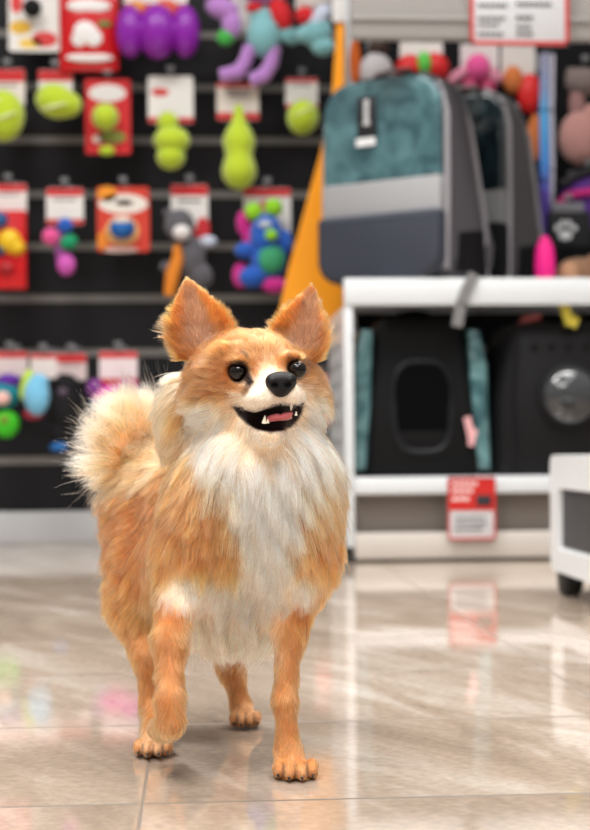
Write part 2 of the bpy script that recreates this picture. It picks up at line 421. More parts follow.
t.card(124, -26, 187, 14, lines=1, top=.25, bot=.3, blob=[(136, 4, 8, 5, (240, 150, 50)), (166, 3, 10, 5, (230, 90, 60))])
t.ell('lobe', purple, [(131, 35, 14.5, 26, 16, -.03)]); t.ell('lobe', purple, [(158, 36, 20, 27, 19, -.035)]); t.ell('lobe', purple, [(185.5, 35, 14.5, 26, 16, -.03)])
t.tube('core', purple, [(122, 35), (194, 35)], 13, -.03)
t = Toy('plush_animal', 'lilac plush animal with teal belly and dangling legs', 'toy', 206, -30, 290, 88, TW, G1)
t.card(232, -30, 282, 30, lines=2, top=.2, bot=.0)
t.ell('belly', teal, [(263, 39, 17, 21, 15, -.025), (262, 22, 13, 12, 11, -.022)])
t.ell('head', lilac, [(262, -8, 20, 15, 15, -.025), (244, -20, 6, 9, 5, -.025), (280, -20, 6, 9, 5, -.025)])
t.ell('arm', lilac, [(222, 12, 17, 11, 10, -.03, 15), (231, 27, 10, 15, 9, -.03)]); t.ell('arm', teal, [(289, 38, 12, 9, 8, -.022, 20)], label='teal paw')
t.ell('paw', green, [(225, 41, 9, 8, 7, -.03)], label='green paw')
t.ell('scarf', redp, [(280, 18, 11, 17, 8, -.032, -25), (254, 12, 9, 5, 6, -.035)])
t.tube('leg', lilac, [(250, 50), (245, 64), (238, 75), (220, 79)], [7, 7, 8, 7], -.028); t.tube('leg', lilac, [(274, 50), (271, 66), (264, 78), (250, 84)], [7, 7.5, 8, 7], -.028)
t = Toy('plush_animal', 'teal and white plush animal beside the white shelf upright', 'toy', 290, -26, 332, 58, TW - .085, G1)
t.card(296, -26, 330, 8, lines=1, top=.3)
t.ell('head', whitep, [(312, 2, 17, 13, 12, -.025)]); t.ell('scarf', redp, [(304, 20, 10, 9, 8, -.032)]); t.ell('body', teal, [(316, 34, 15, 17, 13, -.022), (304, 38, 9, 9, 8, -.03), (322, 50, 12, 9, 9, -.028)])
t.ell('sash', mat('pale_plush', (198, 206, 224), rough=.9), [(318, 22, 8, 16, 8, -.034, 40)])

# ---- tennis row
def tennis(items, t, name='ball'):
    for i, it in enumerate(items): t.ell(name, lime, [it])
t = Toy('tennis_toy', 'lime green tennis toy cut by the frame edge', 'toy', -14, 68, 27, 143, TW, G2)
t.card(-10, 68, 24, 104, lines=1, top=.35, body=(238, 226, 222)); t.ell('body', lime, [(4, 118, 22, 26, 18, -.025)]); t.ell('seam', lime_d, [(-2, 104, 10, 1.4, 2, -.06, 25), (9, 122, 12, 1.4, 2, -.066, -20)])
t = Toy('tennis_toy', 'lime green egg-shaped tennis toy in the second hanging place', 'toy', 34, 69, 83, 125, TW, G2)
t.card(38, 69, 72, 100, lines=0, top=.35); t.ell('body', lime, [(57, 104, 21, 17, 16, -.028, 18), (68, 107, 15, 13, 13, -.027)]); t.ell('seam', lime_d, [(57, 112, 14, 1.4, 2, -.062, -15)])
t = Toy('tennis_ball_pack', 'single tennis ball on a tall red and white card', 'toy', 85, 77, 131, 156, TW, G2)
t.card(85, 78, 130, 153, lines=0, top=.08, red=(206, 28, 34), body=(206, 30, 36), blob=[(107, 92, 19, 9, (232, 226, 224)), (112, 136, 14, 7, (140, 150, 70)), (98, 138, 6, 4, (238, 220, 210))]); t.ell('ball', lime, [(106, 119, 13.5, 13.5, 13.5, -.022)]); t.ell('tag', lime, [(107, 151, 8, 5, 4, -.004)])
t = Toy('tennis_toy', 'lime tennis toy of three balls under a white card', 'toy', 148, 75, 193, 172, TW, G2)
t.card(148, 75, 193, 122, lines=0, top=.0, bot=.12, body=(236, 232, 228), blob=[(160, 91, 9, 4, (214, 52, 52))]); tennis([(168, 125, 11, 11, 11, -.025), (172, 143, 18.5, 14, 16, -.03), (171, 159, 14.5, 13, 14, -.028)], t)
t = Toy('tennis_toy', 'tall lime tennis toy shaped like a bowling pin', 'toy', 217, 82, 260, 192, TW, G2)
t.card(217, 82, 259, 119, lines=2, top=.12, bot=.2, body=(232, 222, 212))
tp = MB(); prof = [(.5, 0), (4, 1), (11, 4), (16.5, 12), (17.5, 20), (15, 29), (13, 34), (15.5, 42), (16.5, 49), (13, 58), (7, 68), (4.5, 78), (4.5, 83), (.5, 84)]
c0 = t.L(239, 192, -.032); tp.lathe([(r * t.m, h * t.m) for r, h in prof], c0); tp.build('body', lime, t.root, angle=80)
t = Toy('tennis_toy', 'lime tennis ball hanging on a small red and white card', 'toy', 285, 75, 320, 139, TW, G2)
t.card(286, 77, 318, 107, lines=1, top=.14, bot=.14); t.ell('body', lime, [(302, 120, 16, 17.5, 16, -.028, 12)]); t.ell('seam', lime_d, [(302, 117, 11, 1.2, 2, -.064, -25)])

# ---- third row
t = Toy('toy_box', 'tall red box with blue and yellow balls at the left frame edge', 'toy', -14, 183, 28, 290, TW, G3)
mb = MB(); a, b = t.L(-14, 290), t.L(27, 212); mb.box2((a.x, -.03, a.z), (b.x, .012, b.z), bevel=.003); mb.build('box', redplas, t.root)
t.card(-10, 183, 26, 214, lines=1, top=.25); t.ell('ball', mat('blue_ball', (28, 84, 140), rough=.4), [(2, 222, 8, 8, 8, -.03)]); t.ell('ball', yellow, [(11, 243, 12, 12, 10, -.03), (18, 249, 9, 8, 8, -.03)]); t.ell('ball', mat('navy_ball', (40, 70, 110), rough=.4), [(2, 252, 6, 6, 6, -.03)]); t.ell('ball', mat('deep_red', (170, 20, 30), rough=.4), [(8, 270, 9, 7, 6, -.03)])
t = Toy('dotted_toy', 'toy of blue, pink and green pads under a narrow card', 'toy', 43, 186, 84, 277, TW, G3)
t.card(46, 187, 83, 224, lines=1, top=.22, bot=.15)
t.ell('pad', blue, [(66, 227, 8, 8, 7, -.02)]); t.ell('pad', pink, [(52, 238, 9, 9, 7, -.024)]); t.ell('pad', mat('jade_plush', (20, 150, 100), rough=.8), [(70, 244, 9.5, 7.5, 7, -.03, -20)]); t.ell('pad', mat('orchid_plush', (206, 92, 182), rough=.8), [(67, 266, 9.5, 11, 8, -.022)]); t.ell('core', mat('mauve_plush', (150, 80, 150), rough=.8), [(63, 250, 8, 18, 6, -.012)])
t = Toy('ball_toy', 'blue and white ball in a red and orange window pack', 'toy', 96, 185, 150, 252, TW, G3)
t.card(97, 186, 149, 251, lines=0, top=.0, body=(214, 62, 44), blob=[(123, 203, 25, 10, (240, 232, 222)), (107, 193, 10, 8, (240, 150, 36)), (122, 230, 17, 15, (244, 190, 120)), (103, 240, 6, 10, (240, 140, 40)), (124, 202, 9, 3, (190, 60, 60)), (120, 249, 18, 3, (240, 200, 190))])
t.ell('ball', mat('ball_blue', (30, 104, 184), rough=.35), [(122.5, 229, 13, 11, 12, -.012)]); t.ell('cap', mat('ball_white', (236, 222, 206), rough=.4), [(122.5, 222.5, 11.2, 5.4, 12.4, -.0125)])
t = Toy('plush_animal', 'grey plush animal with white nose and brown tail', 'toy', 163, 183, 214, 292, TW, G3)
t.card(171, 184, 208, 238, lines=1, top=.2, bot=.2, blob=[(203, 228, 7, 12, (206, 40, 46))])
t.ell('head', greyp, [(180, 227, 15, 16, 13, -.03), (170, 216, 7, 5, 5, -.03, 25)]); t.ell('snout', whitep, [(182, 236, 9, 7.5, 8, -.058)]); t.ell('body', greyp, [(190, 258, 15, 22, 13, -.025), (200, 276, 12, 14, 10, -.028, -30)]); t.ell('arm', greyp, [(168, 268, 8, 6, 6, -.02)]); t.ell('paw', mat('pale_plush', (198, 206, 224)), [(208, 243, 9, 6, 6, -.026)], label='pale paw')
t.tube('tail', orangep, [(178, 248), (178, 262), (173, 276), (170, 298)], [4, 6, 7.5, 6], -.052, label='brown tail')
t = Toy('plush_monster', 'blue plush monster with lime eyes and green belly', 'toy', 232, 186, 293, 293, TW, G3)
t.card(244, 187, 291, 240, lines=0, top=.16, body=(232, 228, 226), blob=[(268, 205, 10, 6, (230, 120, 130))])
t.ell('body', blue, [(266, 238, 17, 22, 15, -.03), (268, 262, 18, 20, 14, -.028), (284, 244, 8, 13, 8, -.028), (245, 252, 11, 8, 8, -.03)]); t.ell('eye', mat('lime_plush', (150, 216, 40), rough=.8), [(253, 214, 9, 9, 8, -.034)]); t.ell('eye', mat('lime_plush', (150, 216, 40)), [(273, 210, 9, 9, 8, -.034)])
t.ell('nose', mat('lime_plush', (150, 216, 40)), [(270, 239, 6.5, 5.5, 5, -.066)]); t.ell('belly', mat('green_belly', (62, 158, 110), rough=.85), [(270, 262, 14, 15, 9, -.046)]); t.ell('foot', blue, [(252, 279, 14, 11, 11, -.04)]); t.ell('foot', magenta, [(274, 287, 14, 8, 9, -.036)], label='magenta foot'); t.ell('wing', magenta, [(243, 224, 7, 13, 6, -.012), (241, 276, 9, 13, 6, -.012), (248, 234, 6, 24, 5, -.012)]); t.ell('mark', mat('pale_mark', (190, 200, 214)), [(264, 228, 7, 4, 3, -.064)])

# ---- lowest row
t = Toy('plush_toy', 'purple, teal and green plush toy cut by the frame edge', 'toy', -10, 350, 23, 438, TW, G4)
t.card(-8, 351, 27, 377, lines=0, top=.25, body=(226, 208, 206)); t.ell('head', mat('deep_violet', (92, 40, 150), rough=.85), [(10, 382, 13, 8, 9, -.028)]); t.ell('body', mat('teal_deep', (18, 134, 148), rough=.85), [(6, 394, 16, 15, 12, -.024)]); t.ell('belly', mat('peach_plush', (240, 190, 180), rough=.85), [(5, 399, 8, 7, 5, -.05)]); t.ell('foot', mat('bright_green', (70, 206, 40), rough=.85), [(7, 424, 14, 14, 11, -.026)]); t.ell('spot', mat('olive_spot', (120, 150, 40)), [(7, 420, 5, 5, 3, -.050)])
t = Toy('plush_toy', 'pale blue plush toy with lime trim and red hem', 'toy', 22, 352, 52, 421, TW - .075, G4)
t.card(30, 353, 56, 378, lines=0, top=.2, body=(226, 214, 210)); t.ell('body', sky, [(38, 396, 13, 20, 11, -.028), (40, 384, 10, 10, 9, -.028)]); t.ell('trim', mat('lime_trim', (186, 214, 60)), [(27, 385, 6, 16, 6, -.016, 15)]); t.ell('hem', mat('crimson_hem', (170, 34, 60)), [(34, 414, 10, 6, 7, -.014)])
t = Toy('plush_toy', 'black plush toy with a blue foot beside the pale blue toy', 'toy', 47, 352, 86, 452, TW, G4)
t.card(56, 353, 86, 380, lines=1, top=.35, body=(228, 206, 204)); t.ell('body', blk, [(66, 406, 17, 28, 14, -.028), (66, 388, 16, 14, 12, -.028), (60, 432, 13, 12, 10, -.028)]); t.ell('mark', mat('grey_mark', (92, 76, 92)), [(65, 393, 5, 4, 3, -.058)]); t.ell('foot', mat('foot_blue', (44, 110, 180), rough=.8), [(60, 447, 9, 5, 7, -.034)])
t = Toy('plush_toy', 'magenta and purple plush toy hanging behind the dog tail', 'toy', 86, 350, 140, 415, TW - .07, G4)
t.card(99, 351, 137, 385, lines=0, top=.2, bot=.2, body=(234, 220, 220)); t.ell('body', mat('hot_magenta', (222, 30, 170), rough=.85), [(112, 398, 19, 12, 11, -.028), (128, 392, 12, 12, 9, -.028)]); t.ell('head', mat('dusk_violet', (120, 54, 130), rough=.85), [(96, 389, 9, 10, 8, -.026)]); t.ell('foot', mat('teal_foot', (60, 110, 150)), [(102, 405, 10, 8, 7, -.03)])
t = Toy('plush_toy', 'coral plush toy showing beside the dog cheek', 'toy', 312, 380, 336, 428, TW, G4)
t.card(312, 374, 336, 396, lines=0, top=.3); t.ell('body', mat('coral_plush', (228, 96, 84), rough=.9), [(324, 410, 12, 17, 10, -.026)])

# ================================================================== white shelving unit and what stands on it
def Z(py, wy=GON, px=420): return W(px, py, wy).z
shelf_top = Z(278); low_top = Z(477); XL = W(347, 400, GON).x; XR = 1.62; BACK = 3.64
un = thing('shelving_unit', 'white metal shelving unit with two shelves and black back panel', 'shelving unit', (XL, GON + .26, 0))
o3 = Vector(un.location); wm = mat('white_metal', (214, 217, 219), rough=.35, spec=.45)
def U(mb, name, m, **k):
    ob = mb.build(name, m, un, **k); ob.data.transform(Matrix.Translation(-o3)); return ob
zu = Z(305) - .0005
mb = MB(); mb.box2((XL - .004, GON + .004, .03), (XL + .014, GON + .05, zu), bevel=.002)
for k in range(11): mb.box2((XL + .003, GON + .0025, .08 + k * .036), (XL + .008, GON + .0045, .10 + k * .036))
U(mb, 'upright', wm)
xb0, xb1 = W(345, 60, BACK - .03).x, W(352, 60, BACK - .03).x
mb = MB(); mb.box2((xb0, BACK - .06, .0), (xb1, BACK, 1.75), bevel=.002); U(mb, 'upright', wm)
mb = MB(); mb.box2((xb1 + .0005, BACK - .012, .03), (XR, BACK, 1.75)); U(mb, 'back_panel', mat('black_peg', (15, 14, 16), rough=.7, spec=.2), label='black back panel')
mb = MB(); z1 = Z(305); mb.box2((XL - .004, GON, z1), (XR, GON + .018, shelf_top), bevel=.003); mb.box2((XL + .05, GON + .018, shelf_top - .014), (XR, BACK - .013, shelf_top), bevel=.001, seg=1); U(mb, 'shelf', wm)
mb = MB(); z1 = Z(494); mb.box2((XL + .0145, GON, z1), (XR, GON + .018, low_top), bevel=.003); mb.box2((XL + .0145, GON + .018, low_top - .014), (XR, BACK - .013, low_top), bevel=.001, seg=1); U(mb, 'shelf', wm)
mb = MB(); mb.box2((XL + .0145, GON + .047, Z(537)), (XR, GON + .055, z1 + .01)); U(mb, 'base_panel', mat('taupe_panel', (128, 119, 112), rough=.5), label='taupe panel below the lower shelf')
mb = MB(); mb.box2((XL + .0145, GON + .006, Z(559)), (XR, GON + .046, Z(533)), bevel=.003); U(mb, 'kick_board', mat('kick_board', (196, 188, 180), rough=.4))
mb = MB(); c = W(347, 566, GON + .02); mb.cyl((XL + .004, GON + .02, .0), (XL + .004, GON + .02, .012), .016, bevel=.002); mb.cyl((XL + .004, GON + .02, .012), (XL + .004, GON + .02, .032), .006); U(mb, 'foot', mat('black_rubber', (22, 22, 23), rough=.6))
mb = MB(); mb.cyl((XR - .02, GON + .02, .0), (XR - .02, GON + .02, .012), .016, bevel=.002); mb.cyl((XR - .02, GON + .02, .012), (XR - .02, GON + .02, .032), .006); U(mb, 'foot', mat('black_rubber', (22, 22, 23)))
zc = Z(40); mb = MB(); mb.box2((W(350, 20, GON).x, GON - .01, zc), (XR, GON + .016, zc + .22), bevel=.006); mb.box2((W(350, 20, GON).x, GON - .016, zc + .035), (XR, GON - .010, zc + .043), bevel=.002); U(mb, 'header_panel', mat('header_grey', (158, 154, 150), rough=.4), label='grey header panel')
mb = MB(); mb.box2((XL - .004, GON + .0505, .04), (XL + .002, GON + .3585, zu))
for i in range(7):
    for k_ in range(11): mb.mi = 1; mb.box((XL - .0042, GON + .09 + i * .04, .08 + k_ * .04), (.0012, .012, .014))
o_sp = mb.build('side_panel', [wm, mat('slot_dark', (120, 120, 122), rough=.8)], un, smooth=False, label='white slotted side panel'); o_sp.data.transform(Matrix.Translation(-o3))
# orange end panel
pl = [(344, 40), (344, 332), (330, 343), (300, 345), (277, 338), (279, 312), (288, 270), (305, 208), (321, 150), (332, 96), (336, 40), (338, -60), (344, -60)]
OW = GON + .36
mb = MB(); P2 = [W(x, y, OW) for x, y in pl]
xs = XL + .049
mb.prism([(min(p.x, xs), p.z) for p in P2][::-1], OW, OW + .008, bevel=0); U(mb, 'end_panel', mat('orange_panel', (255, 164, 36), rough=.35, spec=.4), smooth=False, label='curved orange end panel')
mb = MB(); a, b = W(332, 22, OW - .003), W(345, -60, OW - .003); mb.box2((a.x, OW - .006, a.z), (min(b.x, xs), OW - .001, b.z), bevel=.001); U(mb, 'end_sign', mat('pale_sign', (232, 230, 228), rough=.4), label='pale strip at the top of the end panel')

# price sign on the header and price tag on the lower shelf
def sign(name, label, cat, x0, y0, x1, y1, wy, rows, frame, head=None):
    s = thing(name, label, cat, W((x0 + x1) / 2, y1, wy)); o = Vector(s.location); a, b = W(x0, y1, wy) - o, W(x1, y0, wy) - o
    mb = MB(); mb.mi = 0; mb.box2((a.x, -.002, a.z), (b.x, .003, b.z), bevel=.001); w = mat('sign_white', (206, 206, 208), rough=.4)
    mb.build('sheet', w, s); m_ = PXM((x0 + x1) / 2, wy)
    mb = MB(); fw = frame * m_
    for (p, q) in (((a.x, a.z), (b.x, a.z + fw)), ((a.x, b.z - fw), (b.x, b.z)), ((a.x, a.z), (a.x + fw, b.z)), ((b.x - fw, a.z), (b.x, b.z))):
        mb.box2((p[0], -.0045, p[1]), (q[0], -.0018, q[1]))
    mb.build('red_border', mat('sign_red', (196, 40, 36), rough=.4), s, smooth=False)
    if head:
        mb = MB(); mb.box2((a.x + fw, -.0035, b.z - (b.z - a.z) * head), (b.x - fw, -.0021, b.z - fw)); mb.build('red_panel', mat('sign_red', (196, 40, 36)), s, smooth=False)
    mb = MB(); ink = [mat('ink_grey', (96, 92, 94), rough=.6), mat('ink_white', (244, 232, 228), rough=.6), mat('ink_dark', (44, 40, 44), rough=.6)]
    for (rx0, ry0, rx1, ry1, mi) in rows:
        p, q = W(rx0, ry1, wy) - o, W(rx1, ry0, wy) - o; n = max(1, int((rx1 - rx0) / 5)); mb.mi = mi
        if mi == 2:
            m2 = MB(); m2.box2((p.x, -.0042, p.z), (q.x, -.0030, q.z), bevel=.0003); m2.build('printed_picture', ink[2], s); continue
        for k in range(n):
            x = p.x + (q.x - p.x) * k / n; mb.box2((x, -.0042, p.z), (x + (q.x - p.x) / n * .72, -.002, q.z))
    mb.build('lettering', ink, s, smooth=False)
    return s
sign('price_sign', 'white price sign with red frame and grey text on the shelf header', 'sign', 470, -26, 568, 45, GON - .022,
     [(478, 4, 508, 7, 0), (516, 3, 552, 6, 0), (478, 17, 506, 20, 0), (516, 16, 534, 20, 0), (478, 24, 500, 26, 0), (516, 26, 532, 29, 0), (478, 33, 504, 36, 0), (516, 33, 534, 36, 0), (480, -14, 556, -6, 0)], 3.5)
tg = sign('price_tag', 'red and white price tag hanging from the lower shelf edge', 'sign', 448, 477, 495, 540, GON - .006,
     [(452, 482, 478, 485.5, 1), (452, 489, 474, 492.5, 1), (452, 497, 470, 500.5, 1), (476, 495, 491, 506, 2), (455, 516, 486, 518.5, 0), (455, 522, 488, 524.5, 0), (455, 528, 484, 530.5, 0)], 1.6, .53)

# ------------------------------------------------------------------ bags
def loft(mb, secs):
    """secs: list of (z, outline [(x, y)]) with equal point counts"""
    t = bmesh.new(); R = [[t.verts.new((x, y, z)) for x, y in o] for z, o in secs]
    for A, B in zip(R, R[1:]):
        for k in range(len(A)): t.faces.new((A[k], A[(k + 1) % len(A)], B[(k + 1) % len(A)], B[k]))
    t.faces.new(R[0][::-1]); t.faces.new(R[-1]); bmesh.ops.recalc_face_normals(t, faces=t.faces); mb._merge(t)
def plastic(name, dark, lite, rough=.12):
    m = bpy.data.materials.new(name); m.use_nodes = True; nt = m.node_tree; b = nt.nodes['Principled BSDF']
    tc = nt.nodes.new('ShaderNodeTexCoord'); n = nt.nodes.new('ShaderNodeTexNoise'); n.inputs['Scale'].default_value = 14; n.inputs['Detail'].default_value = 4; n.inputs['Distortion'].default_value = 1.2
    nt.links.new(tc.outputs['Object'], n.inputs['Vector']); r = nt.nodes.new('ShaderNodeValToRGB'); e = r.color_ramp.elements
    e[0].position = .38; e[0].color = (*lin(dark), 1); e[1].position = .68; e[1].color = (*lin(lite), 1)
    nt.links.new(n.outputs['Fac'], r.inputs['Fac']); nt.links.new(r.outputs['Color'], b.inputs['Base Color'])
    b.inputs['Roughness'].default_value = rough; b.inputs['Coat Weight'].default_value = .8; b.inputs['Coat Roughness'].default_value = .05
    n2 = nt.nodes.new('ShaderNodeTexNoise'); n2.inputs['Scale'].default_value = 20; n2.inputs['Detail'].default_value = 2; nt.links.new(tc.outputs['Object'], n2.inputs['Vector'])
    bp = nt.nodes.new('ShaderNodeBump'); bp.inputs['Strength'].default_value = .5; bp.inputs['Distance'].default_value = .012
    nt.links.new(n2.outputs['Fac'], bp.inputs['Height']); nt.links.new(bp.outputs[0], b.inputs['Normal']); nt.links.new(bp.outputs[0], b.inputs['Coat Normal'])
    return m
mesh_grey = mat('grey_mesh', (78, 75, 79), rough=.85, bump=.3, bscale=900)
trim_grey = mat('grey_piping', (150, 146, 150), rough=.7)
band_grey = mat('grey_fabric', (158, 158, 160), rough=.8, bump=.2, bscale=800)
slate = mat('slate_fabric', (50, 54, 66), rough=.6, bump=.15, bscale=700)
bagblack = mat('black_fabric', (11, 11, 12), rough=.7, spec=.2, bump=.3, bscale=700)
def backpack(label, loc, rz, w, h, winmat, slatem, bandm, sidem, tagged):
    r = thing('pet_backpack', label, 'backpack', loc, rz, 'pet backpacks on the upper shelf'); hw = w / 2
    secs = []
    for z, dep, ins in ((0, .205, .02), (.012, .218, .006), (.05, .222, 0), (.14, .205, 0), (.24, .16, 0), (h - .075, .122, 0), (h - .04, .112, .006), (h - .018, .102, .022), (h - .005, .09, .045), (h, .08, .07)):
        y0 = ins * .5; o = [(x, y) for x, y in rrect(-hw + ins, y0, hw - ins, dep - ins * .6, min(.035, dep * .2), 5)]; secs.append((z, o))
    mb = MB(); loft(mb, secs); mb.build('shell', sidem, r, angle=50)
    mb = MB(); mb.prism(rrect(-hw + .006, h * .475, hw - .006, h - .012, 0, 8, (.012, .012, .065, .065)), -.014, .014, bevel=.008, seg=3); mb.build('window', winmat, r, angle=50)
    mb = MB(); mb.prism(rrect(-hw + .004, h * .312, hw - .004, h * .485, .006, 3), -.016, .012, bevel=.004); mb.build('band', bandm, r)
    mb = MB(); mb.prism(rrect(-hw - .002, .0, hw + .001, h * .325, 0, 8, (.05, .05, .012, .012)), -.034, .012, bevel=.014, seg=4); mb.build('pocket', slatem, r, angle=50)
    for s in (-1, 1):
        pts = [(s * (hw - .002), .004, .02), (s * (hw + .001), .006, h * .4), (s * (hw - .001), .010, h - .09), (s * (hw - .018), .016, h - .035), (s * (hw - .06), .022, h - .004)]
        mb = MB(); mb.tube(pts, .0065, seg=8); mb.build('piping', trim_grey, r)
        pts = [(s * (hw - .006), .214, .02), (s * (hw - .004), .198, .14), (s * (hw - .004), .128, h - .1), (s * (hw - .02), .102, h - .03), (s * (hw - .07), .08, h)]
        mb = MB(); mb.tube(pts, .006, seg=8); mb.build('piping', trim_grey, r)
        mb = MB(); mb.tube([(s * hw * .5, .12, h - .06), (s * hw * .62, .16, h - .14), (s * hw * .75, .215, h * .45), (s * hw * .95, .215, h * .2), (s * hw * .98, .205, .04)], [.010, .013, .014, .016, .012], seg=8); mb.build('shoulder_strap', sidem, r)
        mb = MB(); mb.prism([(.05, .02), (.20, .02), (.185, .12), (.06, .10)], s * (hw - .002) - .003, s * (hw - .002) + .003, bevel=.002, axis='X'); mb.build('side_pocket', bagblack, r)
    mb = MB(); mb.tube([(-.045, .05, h - .004), (-.04, .05, h + .012), (0, .05, h + .017), (.04, .05, h + .012), (.045, .05, h - .004)], .006, seg=8); mb.build('handle', mat('handle_grey', (120, 104, 102), rough=.8), r)
    if tagged:
        x0 = -.028; mb = MB(); mb.box((x0, -.0185, h - .088), (.044, .002, .082), bevel=.001); tg_ = mb.build('hang_tag', mat('tag_black', (30, 30, 34), rough=.5), r)
        mb = MB(); mb.box((x0 + .001, -.0205, h - .083), (.010, .002, .034)); mb.ell((x0 + .001, -.0200, h - .060), (.007, .002, .007)); mb.box((x0 + .001, -.0205, h - .103), (.016, .002, .006)); mb.build('mark', mat('tag_mark', (206, 206, 208)), tg_)
        mb = MB(); mb.box((x0 - .002, -.0188, h - .140), (.044, .002, .016)); mb.build('barcode_label', mat('tag_label', (236, 236, 238)), tg_)
        mb = MB(); mb.tube([(x0, -.0185, h - .048), (x0 + .004, -.017, h - .03), (x0 + .006, -.006, h - .008)], .0012, seg=6); mb.build('cord', bagblack, tg_)
    return r
teal_win = plastic('teal_window', (40, 76, 84), (88, 128, 134))
dark_win = plastic('dark_window', (10, 20, 24), (26, 46, 52), .1)
p0 = W(386, 278, GON + .075)
bp1 = backpack('grey backpack with clear teal window and black tag, at shelf end', (p0.x - .002, GON + .09, shelf_top + .0005), math.radians(-35), .282, .43, teal_win, slate, band_grey, mesh_grey, True)
p1 = W(470, 278, GON + .17)
bp2 = backpack('grey backpack with dark window, behind the teal-windowed one', (p0.x + .016 + .279 * .574, GON + .09 + .279 * .82, shelf_top + .0005), math.radians(-35), .275, .45, dark_win, bagblack, mat('grey_fabric_dim', (128, 128, 128), rough=.8), mat('grey_mesh_dark', (80, 76, 78), rough=.85), False)
# strap hanging over the shelf edge
mb = MB(); pts = [W(474, 274, GON - .004), W(468, 286, GON - .006), W(461, 304, GON - .006), W(457, 326, GON - .006)]
for p, q in zip(pts, pts[1:]):
    d = (q - p); n = Vector((0, 1, 0)); rot = Matrix((d.normalized().cross(n).normalized(), n, d.normalized())).transposed(); mb.box((p + q) / 2, (.022, .003, d.length * 1.06), rot)
st = mb.build('hanging_strap', mat('strap_grey', (120, 118, 118), rough=.7), smooth=False); tag(st, 'grey strap hanging over the upper shelf edge', 'strap')

# oval-windowed carrier on the lower shelf
c0 = W(424, 477, GON + .03); hC = Z(316, GON + .03) - low_top
k = PXM(424, GON + .03); r = thing('pet_carrier', 'black carrier bag with oval mesh window and teal sides', 'carrier', (c0.x, GON + .035, low_top + .0005), 0, 'pet carriers on the lower shelf')
mb = MB(); o_ = lambda hw, y0, y1, rr: rrect(-hw, y0, hw, y1, rr, 4)
loft(mb, [(0, o_(55 * k, 0, .26, .02)), (.01, o_(57 * k, -.003, .265, .02)), (hC * .5, o_(51 * k, .01, .25, .02)), (hC * .9, o_(44 * k, .03, .22, .02)), (hC * .97, o_(41 * k, .036, .21, .02)), (hC, o_(36 * k, .045, .20, .02))])
mb.build('bag_body', bagblack, r, angle=50)
tw = plastic('teal_side', (48, 88, 94), (112, 156, 158))
for s in (-1, 1):
    mb = MB(); mb.prism([(s * 53 * k, .012), (s * 70 * k, .012), (s * 67 * k, hC * .7), (s * 60 * k, hC * .92), (s * 48 * k, hC * .92)], .02, .235, bevel=.008, seg=3); mb.build('side_window', tw, r, label='teal side window', angle=50)
def slope(z): return .004 + .028 * z / hC
ring = []; n = 40
oc = (0, hC * .43); orx, orz = 29 * k, 45 * k
for q in range(n):
    a = 2 * math.pi * q / n; e = .62; x = orx * math.copysign(abs(math.cos(a)) ** e, math.cos(a)); z = oc[1] + orz * math.copysign(abs(math.sin(a)) ** e, math.sin(a)); ring.append((x, slope(z) - .006, z))
mb = MB(); mb.tube(ring, .008, seg=10, closed=True); mb.build('window_ring', mat('ring_black', (17, 17, 19), rough=.5, spec=.3), r)
mb = MB(); mb.prism([(x * .97, oc[1] + (z - oc[1]) * .97) for x, y, z in ring], .004, .02); win = mb.build('mesh_window', mat('mesh_black', (4, 4, 5), rough=.9, spec=.1), r)
mb = MB(); mb.box((46 * k, -.004, hC * .30), (.014, .003, .045), Matrix.Rotation(math.radians(-12), 3, 'Y')); mb.box((49 * k, -.005, hC * .24), (.012, .003, .035), Matrix.Rotation(math.radians(15), 3, 'Y')); mb.build('hang_tag', mat('tag_pink', (226, 170, 172), rough=.5), r, label='pale pink hang tag')
mb = MB(); mb.tube([(-.035, .12, hC - .003), (-.03, .12, hC + .015), (0, .12, hC + .018), (.03, .12, hC + .015), (.035, .12, hC - .003)], .006, seg=8); mb.build('handle', bagblack, r)

# domed carrier
c1 = W(572, 477, GON + .03); hB = Z(322, GON + .03) - low_top
r = thing('pet_carrier', 'black hard-shell carrier with round bubble window', 'carrier', (c1.x, GON + .04, low_top + .0005), 0, 'pet carriers on the lower shelf')
shellm = mat('shell_black', (17, 16, 18), rough=.5, spec=.3)
mb = MB(); loft(mb, [(0, o_(72 * k, .004, .24, .03)), (.012, o_(76 * k, 0, .25, .04)), (hB * .5, o_(75 * k, 0, .25, .045)), (hB * .85, o_(66 * k, .004, .24, .045)), (hB * .96, o_(60 * k, .012, .22, .04)), (hB, o_(52 * k, .03, .20, .03))]); mb.build('shell', shellm, r, angle=50)
zd = Z(397, GON + .03) - low_top; xd = W(571, 397, GON + .03).x - c1.x; Rd = 29 * k
mb = MB(); mb.lathe([(Rd * 1.14, .004), (Rd * 1.12, -.010), (Rd * .98, -.012), (Rd * .96, .004)], (xd, -.001, zd), axis='Y', seg=40); mb.build('dome_ring', mat('ring_black', (30, 30, 33)), r)
mb = MB(); mb.lathe([(Rd * math.cos(a), -.006 - .030 * math.sin(a)) for a in [i * math.pi / 16 for i in range(8)]] + [(.0005, -.036)], (xd, 0, zd), axis='Y', seg=40); mb.build('dome_window', mat('dome_smoke', (50, 52, 54), rough=.06, coat=1., spec=.6), r, label='smoky bubble window')
for (px, py) in ((536, 346), (553, 346), (570, 346), (588, 346), (536, 449), (553, 449), (570, 449), (588, 449), (606, 346), (606, 449)):
    p = W(px, py, GON + .03); mb = MB(); mb.ell((p.x - c1.x, .0015, p.z - low_top), (.0068, .003, .0095), seg=16, rings=8); mb.build('vent_hole', mat('hole_black', (5, 5, 6), rough=.9), r)
